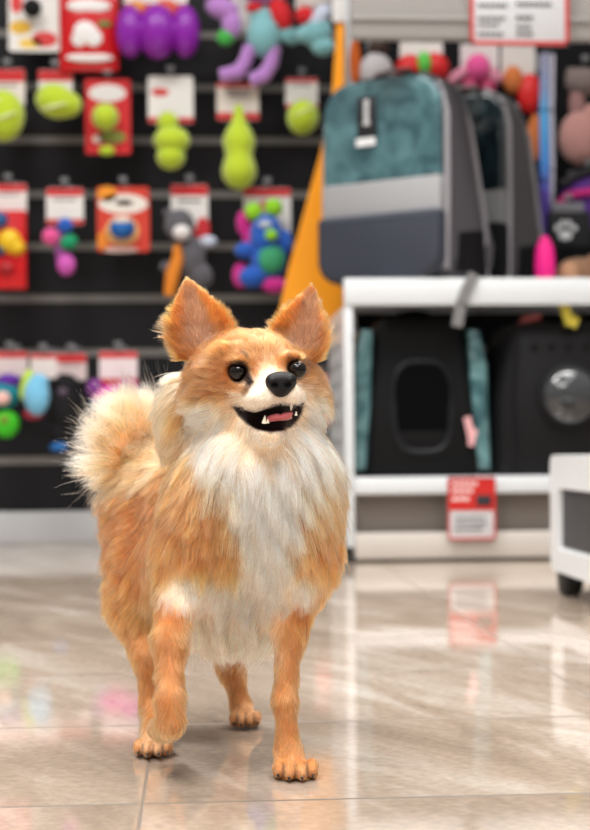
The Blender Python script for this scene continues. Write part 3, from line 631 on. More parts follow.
for s in (-1, 1):
    mb = MB(); mb.tube([(s * 58 * k, -.004, .015), (s * 60 * k, -.004, hB * .5), (s * 54 * k, .0, hB * .88)], .006, seg=8); mb.build('shell_rib', shellm, r)
p = W(530, 320, GON + .06); mb = MB(); mb.tube([W(518, 326, GON + .1) - Vector(r.location), W(526, 319, GON + .08) - Vector(r.location), W(540, 316, GON + .08) - Vector(r.location)], [.006, .008, .007], seg=8); mb.build('handle_tie', mat('tie_red', (176, 92, 90), rough=.7), r, label='dull red tie')
mb = MB(); mb.box(W(567, 314, GON + .03) - Vector(r.location), (.020, .004, .046), Matrix.Rotation(math.radians(-18), 3, 'Y')); mb.box(W(574, 322, GON + .028) - Vector(r.location), (.016, .004, .022), Matrix.Rotation(math.radians(25), 3, 'Y')); mb.build('ribbon', mat('ribbon_yellow', (214, 196, 70), rough=.6), r, label='yellow ribbon')
# small box between the two carriers
t = Toy('packet', 'red and white packet standing between the two carriers', 'packet', 472, 346, 496, 477, GON + .36)
mb = MB(); a, b = t.L(470, 477), t.L(498, 347); a.z = low_top + .001 - t.o.z; mb.mi = 0; mb.box2((a.x, 0, a.z), (b.x, .04, b.z), bevel=.002); mb.mi = 1; c = t.L(484, 382); mb.box2((a.x + .002, -.001, c.z), (b.x - .002, 0, c.z + .03)); mb.build('packet_box', [mat('packet_white', (206, 190, 190), rough=.5), mat('packet_red', (190, 50, 50), rough=.5)], t.root)

# ------------------------------------------------------------------ toys and leads behind the backpacks
HOOKWALL[0] = BACK - .012; HW = 3.53
G5 = 'toys hanging behind the backpacks'
t = Toy('plush_animal', 'grey-white plush animal with brown ear above the teal backpack', 'toy', 350, 36, 395, 96, HW, G5)
t.ell('body', mat('greywhite_plush', (196, 192, 194), rough=.95), [(376, 72, 17, 19, 13, 0), (368, 88, 12, 10, 9, 0), (388, 80, 9, 12, 8, 0)]); t.ell('head', mat('dark_brown', (60, 38, 30)), [(378, 48, 10, 9, 9, 0)]); t.ell('ear', mat('rust_plush', (196, 92, 28), rough=.9), [(355, 62, 6, 24, 5, .0)], label='rust orange ear'); t.hook(376, 38, 0)
t = Toy('ball_toy', 'red ball toy with green centre on a white card', 'toy', 396, 42, 447, 92, HW, G5)
t.card(401, 40, 444, 66, lines=0, top=.0, dy=.02); t.ell('body', mat('toy_red', (214, 28, 30), rough=.5), [(410, 70, 15, 15, 13, 0), (435, 68, 14, 15, 13, 0)]); t.ell('belly', mat('toy_green', (92, 196, 72), rough=.5), [(423, 66, 8, 13, 12, -.012)]); t.ell('foot', mat('coral_foot', (226, 90, 60)), [(406, 84, 14, 9, 9, 0)])
t = Toy('plush_toy', 'pink patterned plush toy above the dark-windowed backpack', 'toy', 447, 44, 502, 96, HW, G5)
t.card(462, 42, 500, 66, lines=0, top=.0, dy=.02, body=(222, 214, 212)); t.ell('body', pink, [(478, 68, 13, 14, 12, 0)]); t.ell('arm', mat('pale_pink', (214, 140, 160), rough=.9), [(458, 76, 14, 6, 6, 0, -35)]); t.ell('arm', mat('pale_pink', (214, 140, 160)), [(494, 76, 10, 7, 6, 0, 40)]); t.ell('leg', mat('dark_pink', (176, 50, 96)), [(470, 86, 8, 9, 7, 0), (488, 88, 8, 9, 7, 0)])
t = Toy('plush_toy', 'orange and red plush toy on a white card beside the leads', 'toy', 500, 44, 544, 160, HW, G5)
t.card(503, 44, 537, 80, lines=0, top=.0, dy=.02, body=(220, 214, 208)); t.ell('head', mat('tan_plush', (204, 116, 60), rough=.9), [(513, 80, 10, 14, 9, 0)]); t.ell('body', mat('toy_red', (214, 28, 30)), [(530, 94, 13, 20, 10, 0)]); t.ell('leg', mat('tan_plush', (204, 116, 60)), [(536, 138, 9, 24, 7, 0)], label='tan leg')
# leads: a loop of webbing on a hook
t = Toy('dog_lead', 'blue to violet webbing lead hanging behind the second backpack', 'lead', 540, 52, 557, 244, HW - .03)
gm = bpy.data.materials.new('dyed_webbing'); gm.use_nodes = True; nt = gm.node_tree; bb = nt.nodes['Principled BSDF']; tc = nt.nodes.new('ShaderNodeTexCoord'); sp = nt.nodes.new('ShaderNodeSeparateXYZ'); rp = nt.nodes.new('ShaderNodeValToRGB'); mr = nt.nodes.new('ShaderNodeMapRange')
nt.links.new(tc.outputs['Object'], sp.inputs[0]); nt.links.new(sp.outputs['Z'], mr.inputs['Value']); mr.inputs['From Max'].default_value = .43; nt.links.new(mr.outputs[0], rp.inputs['Fac']); nt.links.new(rp.outputs['Color'], bb.inputs['Base Color']); bb.inputs['Roughness'].default_value = .7
e = rp.color_ramp.elements; e[0].color = (*lin((72, 40, 130)), 1); e[1].color = (*lin((150, 150, 176)), 1)
for p_, c_ in ((.28, (92, 70, 170)), (.45, (70, 140, 216)), (.72, (90, 170, 226)), (.85, (130, 150, 190))): q = e.new(p_); q.color = (*lin(c_), 1)
def strip(t, pts, w, th=.003):
    mb = MB()
    for (p, q) in zip(pts, pts[1:]):
        P_, Q_ = t.L(*p), t.L(*q); d = Q_ - P_; n = Vector((0, 1, 0)); rot = Matrix((d.normalized().cross(n).normalized(), n, d.normalized())).transposed(); mb.box((P_ + Q_) / 2, (w, th, d.length * 1.03), rot)
    return mb
strip(t, [(545, 54), (544, 110), (545, 180), (546, 243)], .022).build('strap', gm, t.root, smooth=False)
strip(t, [(553, 54, .006), (552, 110, .006), (553, 170, .006), (551, 236, .006)], .010).build('strap', mat('pale_webbing', (196, 192, 206), rough=.7), t.root, smooth=False, label='pale webbing'); t.hook(548, 52, -.001)
t = Toy('plush_animal', 'dusty pink and taupe plush animal at the right frame edge', 'toy', 558, 50, 604, 172, HW - .02, G5)
t.ell('body', dusty, [(580, 138, 21, 27, 15, 0), (592, 122, 14, 18, 11, 0)]); t.ell('head', mat('taupe_plush', (122, 108, 104), rough=.95), [(584, 82, 19, 14, 13, 0), (574, 76, 9, 8, 7, 0)]); t.ell('arm', mat('mauve_taupe', (150, 112, 110), rough=.95), [(577, 104, 8, 18, 7, 0)]); t.hook(584, 66, 0)
t = Toy('dog_harness', 'violet and magenta fabric harness hanging at right frame edge', 'harness', 555, 172, 606, 232, HW - .05)
t.ell('panel', violet, [(586, 190, 26, 15, 8, 0, -18), (590, 214, 20, 14, 8, 0)]); t.tube('strap', mat('magenta_web', (196, 30, 120), rough=.7), [(556, 206), (566, 197), (582, 194), (604, 192)], 4, -.018, label='magenta strap'); t.tube('strap', mat('black_web', (22, 20, 24), rough=.7), [(560, 186), (576, 176), (590, 172), (604, 174)], 4.5, -.014, label='black strap'); t.hook(588, 170, 0)
t = Toy('pouch', 'black pouch with white paw mark above the upper shelf', 'pouch', 547, 203, 592, 247, HW - .09)
a, b = t.L(548, 246), t.L(590, 212); mb = MB(); mb.box2((a.x, -.012, a.z), (b.x, .012, b.z), bevel=.005); mb.build('pouch_body', mat('pouch_black', (22, 22, 25), rough=.6), t.root)
a, b = t.L(551, 213), t.L(583, 203); mb = MB(); mb.box2((a.x, -.010, a.z), (b.x, .010, b.z), bevel=.003); mb.build('flap', mat('flap_grey', (128, 126, 132), rough=.6), t.root)
mb = MB()
for (px, py, rx, ry) in ((564, 236, 7, 5), (556, 229, 2.8, 3.4), (561, 224.5, 2.8, 3.6), (567.5, 224.5, 2.8, 3.6), (573, 229, 2.8, 3.4)): mb.ell(t.L(px, py, -.012), (rx * t.m, .002, ry * t.m), seg=16, rings=8)
mb.build('paw_mark', mat('mark_white', (220, 220, 222), rough=.6), t.root); 
hook_at((t.L(567, 203) + t.o).x, t.L(567, 203).z + t.o.z + .0021, HW - .09 - .012, 'black pouch with white paw mark')
t = Toy('soft_toy', 'bright magenta rounded toy standing on the upper shelf', 'toy', 536, 226, 554, 278, GON + .16)
zt = shelf_top - t.o.z; mb = MB(); mb.lathe([(.001, .0005), (.012, .001), (.020, .012), (.022, .045), (.019, .08), (.010, .102), (.001, .108)], (0, 0, zt), seg=24); mb.build('toy_body', mat('hot_pink', (232, 20, 130), rough=.6), t.root, angle=80)
t = Toy('plush_animal', 'brown plush animal lying on the upper shelf', 'toy', 556, 246, 604, 278, GON + .2)
zt = shelf_top - t.o.z; m_ = t.m
mb = MB(); mb.ell((0, 0, zt + 15 * m_), (24 * m_, 14 * m_, 15 * m_)); mb.ell((14 * m_, -.01, zt + 17 * m_), (13 * m_, 12 * m_, 16.5 * m_)); mb.build('body', brown, t.root); mb = MB(); mb.ell((-13 * m_, -.016, zt + 13 * m_), (11 * m_, 9 * m_, 12.5 * m_)); mb.build('head', mat('tan_head', (172, 130, 100), rough=.95), t.root)

# ------------------------------------------------------------------ white trolley at the right
cx, cy0, cy1 = .5545, 1.70, 2.335; zt_, zb_ = .2165, .036
r = thing('trolley', 'low white-framed trolley with grey side panels on black castors', 'trolley', (cx + .2, (cy0 + cy1) / 2, 0)); o = Vector(r.location)
def R(mb, n, m, **kw):
    ob = mb.build(n, m, r, **kw); ob.data.transform(Matrix.Translation(-o)); return ob
wt = mat('trolley_white', (232, 234, 236), rough=.3)
pz = lambda py, d: CAMH - (py - CY) / F * d
mb = MB()
def ring_side(x0, x1):
    outer = rrect(cy0, zb_, cy1, zt_, .018, 6); inner = rrect(cy0 + .05, zb_ + .036, cy1 - .056, zt_ - .051, .006, 6)
    t = bmesh.new(); A = [t.verts.new((x0, y, z)) for y, z in outer]; B = [t.verts.new((x0, y, z)) for y, z in inner]; A2 = [t.verts.new((x1, y, z)) for y, z in outer]; B2 = [t.verts.new((x1, y, z)) for y, z in inner]; n = len(A)
    for i in range(n):
        j = (i + 1) % n
        t.faces.new((A[i], A[j], B[j], B[i])); t.faces.new((A2[i], B2[i], B2[j], A2[j])); t.faces.new((A[i], A2[i], A2[j], A[j])); t.faces.new((B[i], B[j], B2[j], B2[i]))
    bmesh.ops.recalc_face_normals(t, faces=t.faces); mb._merge(t)
ring_side(cx, cx + .006); R(mb, 'side_frame', wt)
mb = MB(); ring_side(cx + .394, cx + .40); R(mb, 'side_frame', wt)
mb = MB(); mb.box2((cx + .0065, cy0 + .01, zt_ - .05), (cx + .3935, cy1 - .004, zt_), bevel=.004); R(mb, 'top', wt)
mb = MB(); mb.box2((cx + .0065, cy0 + .01, zb_), (cx + .3935, cy1 - .004, zb_ + .04), bevel=.004); R(mb, 'base', wt)
mb = MB(); mb.box2((cx + .0065, cy0 + .004, zb_ + .0405), (cx + .34, cy1 - .008, zt_ - .0505)); R(mb, 'panel', mat('panel_grey', (66, 66, 69), rough=.45, spec=.4))
for (x, y) in ((cx + .016, 2.275), (cx + .36, 2.27), (cx + .014, 1.78), (cx + .36, 1.78)):
    mb = MB(); mb.lathe([(.006, -.015), (.022, -.015), (.0265, -.010), (.0265, .010), (.022, .015), (.006, .015)], (x, y, .0267), axis='X', seg=32); c = R(mb, 'castor', mat('castor_black', (18, 18, 19), rough=.5))
# ================================================================== the dog
def smooth01(a, b, x): t = np.clip((x - a) / (b - a), 0, 1); return t * t * (3 - 2 * t)
def pr(r, d): return r * d / F
MOUTH = [(234, 406), (240, 408.5), (248, 411.5), (257, 412.5), (265, 410), (273, 406.5), (283, 404.5), (292, 406), (297, 406), (302.5, 404), (301, 411), (297, 419), (291, 425.5), (283, 429.5), (271, 431), (258, 428.5), (248, 423), (240, 415.5)]
def poly_sdf(X, Z, pts):
    dm = np.full(X.shape, 1e9); sg = np.ones(X.shape)
    for i in range(len(pts)):
        p, q = pts[i], pts[i - 1]; e = q - p; wx, wz = X - p[0], Z - p[1]
        t = np.clip((wx * e[0] + wz * e[1]) / (e @ e), 0, 1)
        dm = np.minimum(dm, (wx - e[0] * t) ** 2 + (wz - e[1] * t) ** 2)
        c1, c2, c3 = Z >= p[1], Z < q[1], e[0] * wz > e[1] * wx
        sg = np.where((c1 & c2 & c3) | (~c1 & ~c2 & ~c3), -sg, sg)
    return sg * np.sqrt(dm)
def build_dog():
    f = Field((-.215, .955, -.002), (.065, 1.36, .37), .0021)
    c = cam_pt
    def E(px, py, d, rx, ry, rd, k, g, cut=False): f.ell(c(px, py, d), (pr(rx, d), rd, pr(ry, d)), k, g, cut)
    def K(a, ra, b, rb, k, g, cut=False): f.cone(c(*a), pr(ra, a[2]), c(*b), pr(rb, b[2]), k, g, cut)
    # trunk
    E(258, 520, 1.105, 66, 84, .062, .02, 'body')
    E(262, 470, 1.090, 58, 52, .050, .03, 'neck')
    K((252, 400, 1.105), 44, (258, 460, 1.10), 56, .03, 'neck')
    K((250, 515, 1.13), 64, (172, 503, 1.24), 50, .03, 'body')
    E(158, 508, 1.245, 46, 52, .05, .03, 'body')
    E(238, 600, 1.135, 50, 48, .05, .03, 'belly')
    E(205, 560, 1.17, 55, 60, .06, .03, 'belly')
    E(194, 418, 1.125, 24, 40, .030, .02, 'neck')
    # shoulders
    E(200, 530, 1.085, 34, 58, .034, .025, 'body')
    E(302, 532, 1.085, 25, 58, .034, .025, 'body')
    # screen-left front leg, raised with the wrist bent and the paw folded back
    K((187, 560, 1.082), 30, (170, 640, 1.052), 14.5, .02, 'leg')
    K((170, 640, 1.052), 14.5, (170, 700, 1.034), 12.5, .012, 'leg')
    K((170, 700, 1.034), 12.5, (171, 722, 1.032), 13.5, .008, 'leg')
    K((169, 723, 1.040), 12.0, (162, 729, 1.078), 11, .008, 'leg')
    E(161, 728, 1.090, 13, 10, .013, .006, 'paw')
    # screen-right front leg, planted
    K((302, 560, 1.082), 31, (290, 630, 1.078), 14.5, .02, 'leg')
    K((290, 630, 1.078), 14.5, (285, 700, 1.072), 9.8, .012, 'leg')
    K((285, 700, 1.072), 9.8, (288, 750, 1.072), 11.5, .008, 'leg')
    K((289, 754, 1.072), 12.5, (294, 764, 1.066), 12, .008, 'paw')
    for (x, y, dd) in ((278.5, 768.5, 1.0625), (289, 771, 1.055), (302, 771, 1.055), (312.5, 768.5, 1.0625)):
        E(x, y, dd, 6.2, 10.0, .012, .0018, 'paw')
    # screen-left hind leg, stepping forward
    E(146, 572, 1.215, 34, 60, .050, .025, 'body')
    K((137, 615, 1.200), 25, (149, 655, 1.180), 15, .02, 'leg')
    K((149, 655, 1.180), 15, (152, 700, 1.185), 10, .01, 'leg')
    K((152, 700, 1.185), 10, (153, 735, 1.160), 10, .008, 'leg')
    K((154, 738, 1.155), 11, (153, 744, 1.147), 10.5, .008, 'paw')
    for (x, y, dd) in ((138.5, 747, 1.141), (147.5, 748.5, 1.134), (158.5, 748.5, 1.134), (167.5, 747, 1.141)):
        E(x, y, dd, 5.3, 8.5, .012, .0018, 'paw')
    # screen-right hind leg, standing back
    E(215, 590, 1.245, 34, 46, .05, .025, 'body')
    K((220, 620, 1.245), 24, (231, 668, 1.265), 11.5, .02, 'leg')
    K((231, 668, 1.265), 11.5, (240, 704, 1.268), 9, .01, 'leg')
    K((242, 709, 1.265), 10, (245, 715, 1.257), 9.5, .008, 'paw')
    for (x, y, dd) in ((234, 719, 1.253), (241, 720, 1.248), (250, 720, 1.248), (257, 718.5, 1.253)):
        E(x, y, dd, 4.6, 7.8, .011, .0018, 'paw')
    # tail, curled up over the rump
    K((176, 460, 1.25), 15, (156, 432, 1.255), 12, .02, 'tail')
    K((156, 432, 1.255), 12, (134, 428, 1.245), 10.5, .006, 'tail')
    K((134, 428, 1.245), 10.5, (117, 446, 1.230), 8, .006, 'tail')
    K((117, 446, 1.230), 8, (112, 472, 1.222), 6, .006, 'tail')
    # head
    E(250, 381, 1.082, 59, 47, .042, .015, 'head')
    E(217, 398, 1.080, 23, 24, .024, .015, 'head')
    E(303, 396, 1.084, 16, 25, .024, .015, 'head')
    E(247, 352, 1.068, 36, 17, .026, .012, 'head')
    # brow ridges
    E(240, 361, 1.042, 13, 6, .008, .006, 'head'); E(292, 357, 1.048, 11, 5, .007, .006, 'head')
    # muzzle
    K((268, 388, 1.048), 25, (279, 391, 1.0145), 15.5, .012, 'muzzle')
    E(259, 401, 1.026, 17, 12.5, .021, .006, 'muzzle'); E(292, 399, 1.026, 14, 12.5, .019, .006, 'muzzle')
    E(266, 398, 1.012, 12, 11, .010, .005, 'muzzle'); E(290, 397, 1.012, 10.5, 11, .010, .005, 'muzzle')
    # lower jaw
    K((262, 425, 1.058), 25, (270, 431, 1.019), 13, .010, 'jaw')
    # open mouth
    mp = np.array([c(x, y, 1.012)[[0, 2]] for x, y in MOUTH])
    def mouth(x, y, z):
        X = x + 0 * z; Z = z + 0 * x; d2 = poly_sdf(X, Z, mp); w = np.abs(y - 1.0) - .046
        return np.maximum(d2, w)
    f.put(mouth, (mp[:, 0].min(), .975, mp[:, 1].min()), (mp[:, 0].max(), 1.046, mp[:, 1].max()), .002, cut=True)
    # eye sockets
    eyes = ((238.5, 371.5, 1.0435, 9.6), (297.5, 369.5, 1.0445, 8.9))
    for (x, y, d, r) in eyes: f.ell(c(x, y, d), [pr(r + .4, d)] * 3, .0015, cut=True)
    # ears: shaped from their outlines, bowed open to the front
    ears = []
    for (poly, axis, d0, bow) in (
        ([(186, 275), (199, 286), (213, 298), (226, 313), (234, 331), (230, 346), (205, 362), (178, 360), (170, 342), (169, 320), (175, 300), (180, 286)], ((186, 275), (203, 352)), 1.078, 16.),
        ([(313, 282), (303, 292), (290, 303), (279, 316), (272, 330), (278, 344), (300, 362), (318, 364), (326, 350), (325, 325), (320, 304), (317, 291)], ((313, 282), (302, 354)), 1.084, 16.)):
        pts = np.array([c(x, y, d0)[[0, 2]] for x, y in poly]); a0 = c(*axis[0], d0)[[0, 2]]; a1 = c(*axis[1], d0)[[0, 2]]
        ears.append((a0, a1, d0, pts))
        def ear(x, y, z, pts=pts, a0=a0, a1=a1, d0=d0, bow=bow):
            X = x + 0 * z; Z = z + 0 * x; d2 = poly_sdf(X, Z, pts) + .0012
            ab = a1 - a0; t = np.clip(((X - a0[0]) * ab[0] + (Z - a0[1]) * ab[1]) / (ab @ ab), 0, 1)
            off = np.sqrt((X - a0[0] - ab[0] * t) ** 2 + (Z - a0[1] - ab[1] * t) ** 2)
            w = np.abs(y - (d0 - bow * off * off + .006 * (1 - t))) - .0018
            q1, q2 = np.maximum(d2, 0), np.maximum(w, 0)
            return np.sqrt(q1 * q1 + q2 * q2) + np.minimum(np.maximum(d2, w), 0) - .001
        f.put(ear, (pts[:, 0].min(), d0 - .02, pts[:, 1].min()), (pts[:, 0].max(), d0 + .012, pts[:, 1].max()), .006, 'ear')
    V, Q = f.mesh()
    V = relax(V, Q, 2, .5); V[:, 2] = np.maximum(V[:, 2], .0006)
    return f, V, Q, eyes, ears

def dog_colours(P, f=None, kind='hair', ears=()):
    """coat markings (sRGB 0..1): cream bib, muzzle, belly and tail on an orange coat"""
    X, Y, Z = P[:, 0], P[:, 1], P[:, 2]
    u = X / Y * F; v = (CAMH - Z) / Y * F
    px = u + ROLL * v + CX; py = v - ROLL * u + CY
    n1 = np.sin(X * 210 + 1.3 * np.sin(Z * 170)) * np.sin(Z * 150 + 2 * np.sin(Y * 120)) * .5 + .5
    n2 = np.sin(X * 520 + 2 * np.sin(Z * 390)) * np.sin(Z * 410 + Y * 300) * .5 + .5
    def blob(cx, cy, rx, ry, s=.35, lo=0., hi=9.):
        q = np.sqrt(((px - cx) / rx) ** 2 + ((py - cy) / ry) ** 2) + (n1 - .5) * .22 + (n2 - .5) * .12
        return (1 - smooth01(1 - s, 1 + s, q)) * ((Y > lo) & (Y < hi))
    def mx(*a): return np.maximum.reduce(a)
    orange = np.array([178, 92, 30]) / 255.; gold = np.array([198, 126, 60]) / 255.; rust = np.array([154, 72, 20]) / 255.
    cream = np.array([252, 222, 186]) / 255.; white = np.array([255, 241, 222]) / 255.
    t = np.clip(n1 * .8 + n2 * .3 - .1, 0, 1)[:, None]
    col = orange * (1 - t) + gold * t
    r = mx(blob(135, 520, 55, 60, .6, 1.13), blob(197, 515, 20, 60, .6) * .3, blob(225, 398, 22, 9, .6, 0, 1.1) * .0)[:, None] * .55
    col = col * (1 - r) + rust * r
    tail = smooth01(1.17, 1.19, Y) * (1 - smooth01(470, 500, py)) * (1 - smooth01(172, 190, px))
    fluff = blob(178, 385, 26, 48, .6, 1.10) * .5
    bib = mx(blob(270, 450, 60, 34), blob(268, 500, 36, 48, .3), blob(268, 560, 27, 50, .3), blob(222, 436, 26, 26, .4, 0, 1.13) * .8, blob(238, 468, 28, 28, .5) * .6)
    band = mx(blob(196, 590, 34, 24, .3), blob(246, 600, 46, 30), blob(296, 588, 22, 20, .35), blob(300, 470, 26, 40, .5, 0, 1.1) * .5)
    belly = mx(blob(236, 640, 48, 54, .3, 1.0, 1.2), blob(215, 600, 60, 40, .4, 1.12, 1.25) * .7)
    face = mx(blob(272, 410, 42, 40, .3, 0, 1.08), blob(213, 426, 25, 26, .5, 0, 1.1), blob(307, 420, 22, 26, .5, 0, 1.1), blob(262, 350, 24, 15, .6, 0, 1.09) * .28, blob(268, 372, 9, 20, .6, 0, 1.06) * .4)
    hind = mx(blob(163, 665, 8, 60, .5, 1.12) * .8, blob(153, 742, 18, 14, .5, 1.1) * .55, blob(246, 714, 18, 12, .6, 1.2) * .35, blob(296, 772, 24, 10, .6, 0, 1.09) * .25)
    w = np.clip(mx(bib, band, belly, face, hind, tail * .9, fluff), 0, 1)
    legs = (blob(168, 680, 19, 66, .15, 0, 1.10)); w = w * (1 - legs * .95)
    legs2 = blob(290, 680, 20, 62, .2, 0, 1.1); w = w * (1 - legs2 * .9)
    base = cream * (1 - n2[:, None] * .6) + white * (n2[:, None] * .6)
    col = col * (1 - w[:, None]) + base * w[:, None]
    bb = (belly * smooth01(600, 625, py) * .85)[:, None]; col = col * (1 - bb) + np.array([246, 198, 150]) / 255. * bb
    hd = ((py < 400) & (Y < 1.12) & (py > 325))[:, None] * (1 - w[:, None]) * .17; col = col * (1 - hd)
    tc_ = (tail * .8)[:, None]; col = col * (1 - tc_) + np.array([236, 188, 142]) / 255. * tc_
    # tail and belly underwool in warm pale buff
    tb = (tail * (.40 + n1 * .55))[:, None]; col = col * (1 - tb) + np.array([196, 122, 66]) / 255. * tb
    lg = (smooth01(600, 640, py) * (1 - w) * .55)[:, None]; col = col * (1 - lg) + np.array([194, 138, 92]) / 255. * lg
    mz = (blob(270, 398, 30, 16, .4, 0, 1.05) * w * .6)[:, None]; col = col * (1 - mz) + np.array([226, 208, 188]) / 255. * mz
    # inside of the ears
    for (a0, a1, d0, pts) in ears:
        ab = a1 - a0; tt = np.clip(((X - a0[0]) * ab[0] + (Z - a0[1]) * ab[1]) / (ab @ ab), 0, 1)
        off = np.sqrt((X - a0[0] - ab[0] * tt) ** 2 + (Z - a0[1] - ab[1] * tt) ** 2)
        wdt = .002 + .016 * tt ** .8
        ins = (1 - smooth01(.45, 1.0, off / wdt)) * smooth01(.05, .2, tt) * (1 - smooth01(.92, 1.0, tt)) * (Y < d0 + .0065) * (Y > d0 - .012)
        ins = ins[:, None] * .8; col = col * (1 - ins) + np.array([152, 110, 88]) / 255. * ins
        tip = ((1 - smooth01(.0, .45, tt)) * (off < .02) * (Z > a1[1]) * .35)[:, None]; col = col * (1 - tip) + np.array([150, 92, 52]) / 255. * tip
    # dark lines: inner eye corners running down the muzzle, brow spots, shade of the toe gaps painted in
    def line(ax, ay, bx, by, wd, lo=0, hi=1.1):
        t = np.clip(((px - ax) * (bx - ax) + (py - ay) * (by - ay)) / ((bx - ax) ** 2 + (by - ay) ** 2), 0, 1)
        return (1 - smooth01(wd * .4, wd, np.hypot(px - ax - t * (bx - ax), py - ay - t * (by - ay)))) * ((Y > lo) & (Y < hi))
    toe_gap_shade = mx(*[line(x, a, x, b, 2.2, 0, 1.1) for x, a, b in ((283.5, 763, 780), (295.5, 763, 781), (307.5, 763, 780))], *[line(x, a, x, b, 2.0, 1.1, 1.2) for x, a, b in ((143, 744, 755), (153, 743, 756), (163, 744, 755))], *[line(x, a, x, b, 1.8, 1.2, 1.3) for x, a, b in ((237, 714, 725), (245.5, 713, 726), (254, 714, 725))]) * .32
    dk = mx(toe_gap_shade, line(247, 376, 250, 382, 5), line(250, 382, 245, 394, 4.0) * .4, line(244, 352, 249, 358, 3.0) * .4, line(288, 353, 290, 358, 2.8) * .4, line(289, 376, 288, 379, 3) * .4)
    br = mx(line(232, 386, 246, 390, 6) * .6, line(252, 361, 256, 374, 5) * .55, line(281, 360, 279, 372, 4) * .55)[:, None]
    col = col * (1 - br) + np.array([168, 98, 44]) / 255. * br
    eyer = mx(*[1 - smooth01(r * .98, r * 1.28, np.hypot(px - x, py - y)) for (x, y, d, r) in ((238.5, 371.5, 1.0415, 9.8), (297, 369.5, 1.0455, 9.0))]) * (Y < 1.075)
    if kind == 'skin': dk = np.maximum(dk, eyer)
    else: dk = np.maximum(dk, eyer * .6)
    col = col * (1 - dk[:, None]) + np.array([42, 27, 20]) / 255. * dk[:, None]
    # lips and the inside of the mouth
    mo = (1 - smooth01(.0, 3.2, poly_sdf(px, py, np.array(MOUTH, float)))) * (Y < 1.075)
    if kind == 'hair': col = col * (1 - .75 * mo[:, None]) + np.array([70, 48, 40]) / 255. * .75 * mo[:, None]
    if kind == 'skin': col = col * (1 - mo[:, None]) + (np.array([30, 19, 18]) + np.outer(smooth01(416, 428, py), [18, 12, 11])) / 255. * mo[:, None]
    return np.clip(col, 0, 1), w, mo, px, py

def srgb_lin(c): return np.where(c <= .04045, c / 12.92, ((c + .055) / 1.055) ** 2.4)

def make_dog():
    f, V, Q, eyes, ears = build_dog()
    base = cam_pt(235, 745, 1.14); base[2] = 0; basew = to_world(base)
    me = np_mesh('dog', to_world(V) - basew, Q)
    colr, *_ = dog_colours(V, f, 'skin', ears)
    at = me.color_attributes.new('coat', 'FLOAT_COLOR', 'POINT')
    at.data.foreach_set('color', np.concatenate([srgb_lin(colr), np.ones((len(V), 1))], 1).astype(np.float32).ravel())
    m = bpy.data.materials.new('dog_skin'); m.use_nodes = True; nt = m.node_tree; b = nt.nodes['Principled BSDF']
    a = nt.nodes.new('ShaderNodeAttribute'); a.attribute_name = 'coat'; nt.links.new(a.outputs['Color'], b.inputs['Base Color'])
    b.inputs['Roughness'].default_value = .75; b.inputs['Specular IOR Level'].default_value = .2
    dog = link('dog', me, m, None, Vector(basew), True)
    tag(dog, 'small long-haired orange and cream dog with pointed ears, one front paw raised', 'dog')
    make_fur(dog, f, V, Q, eyes, ears, basew)
    dog_details(dog, eyes, basew)
    return dog

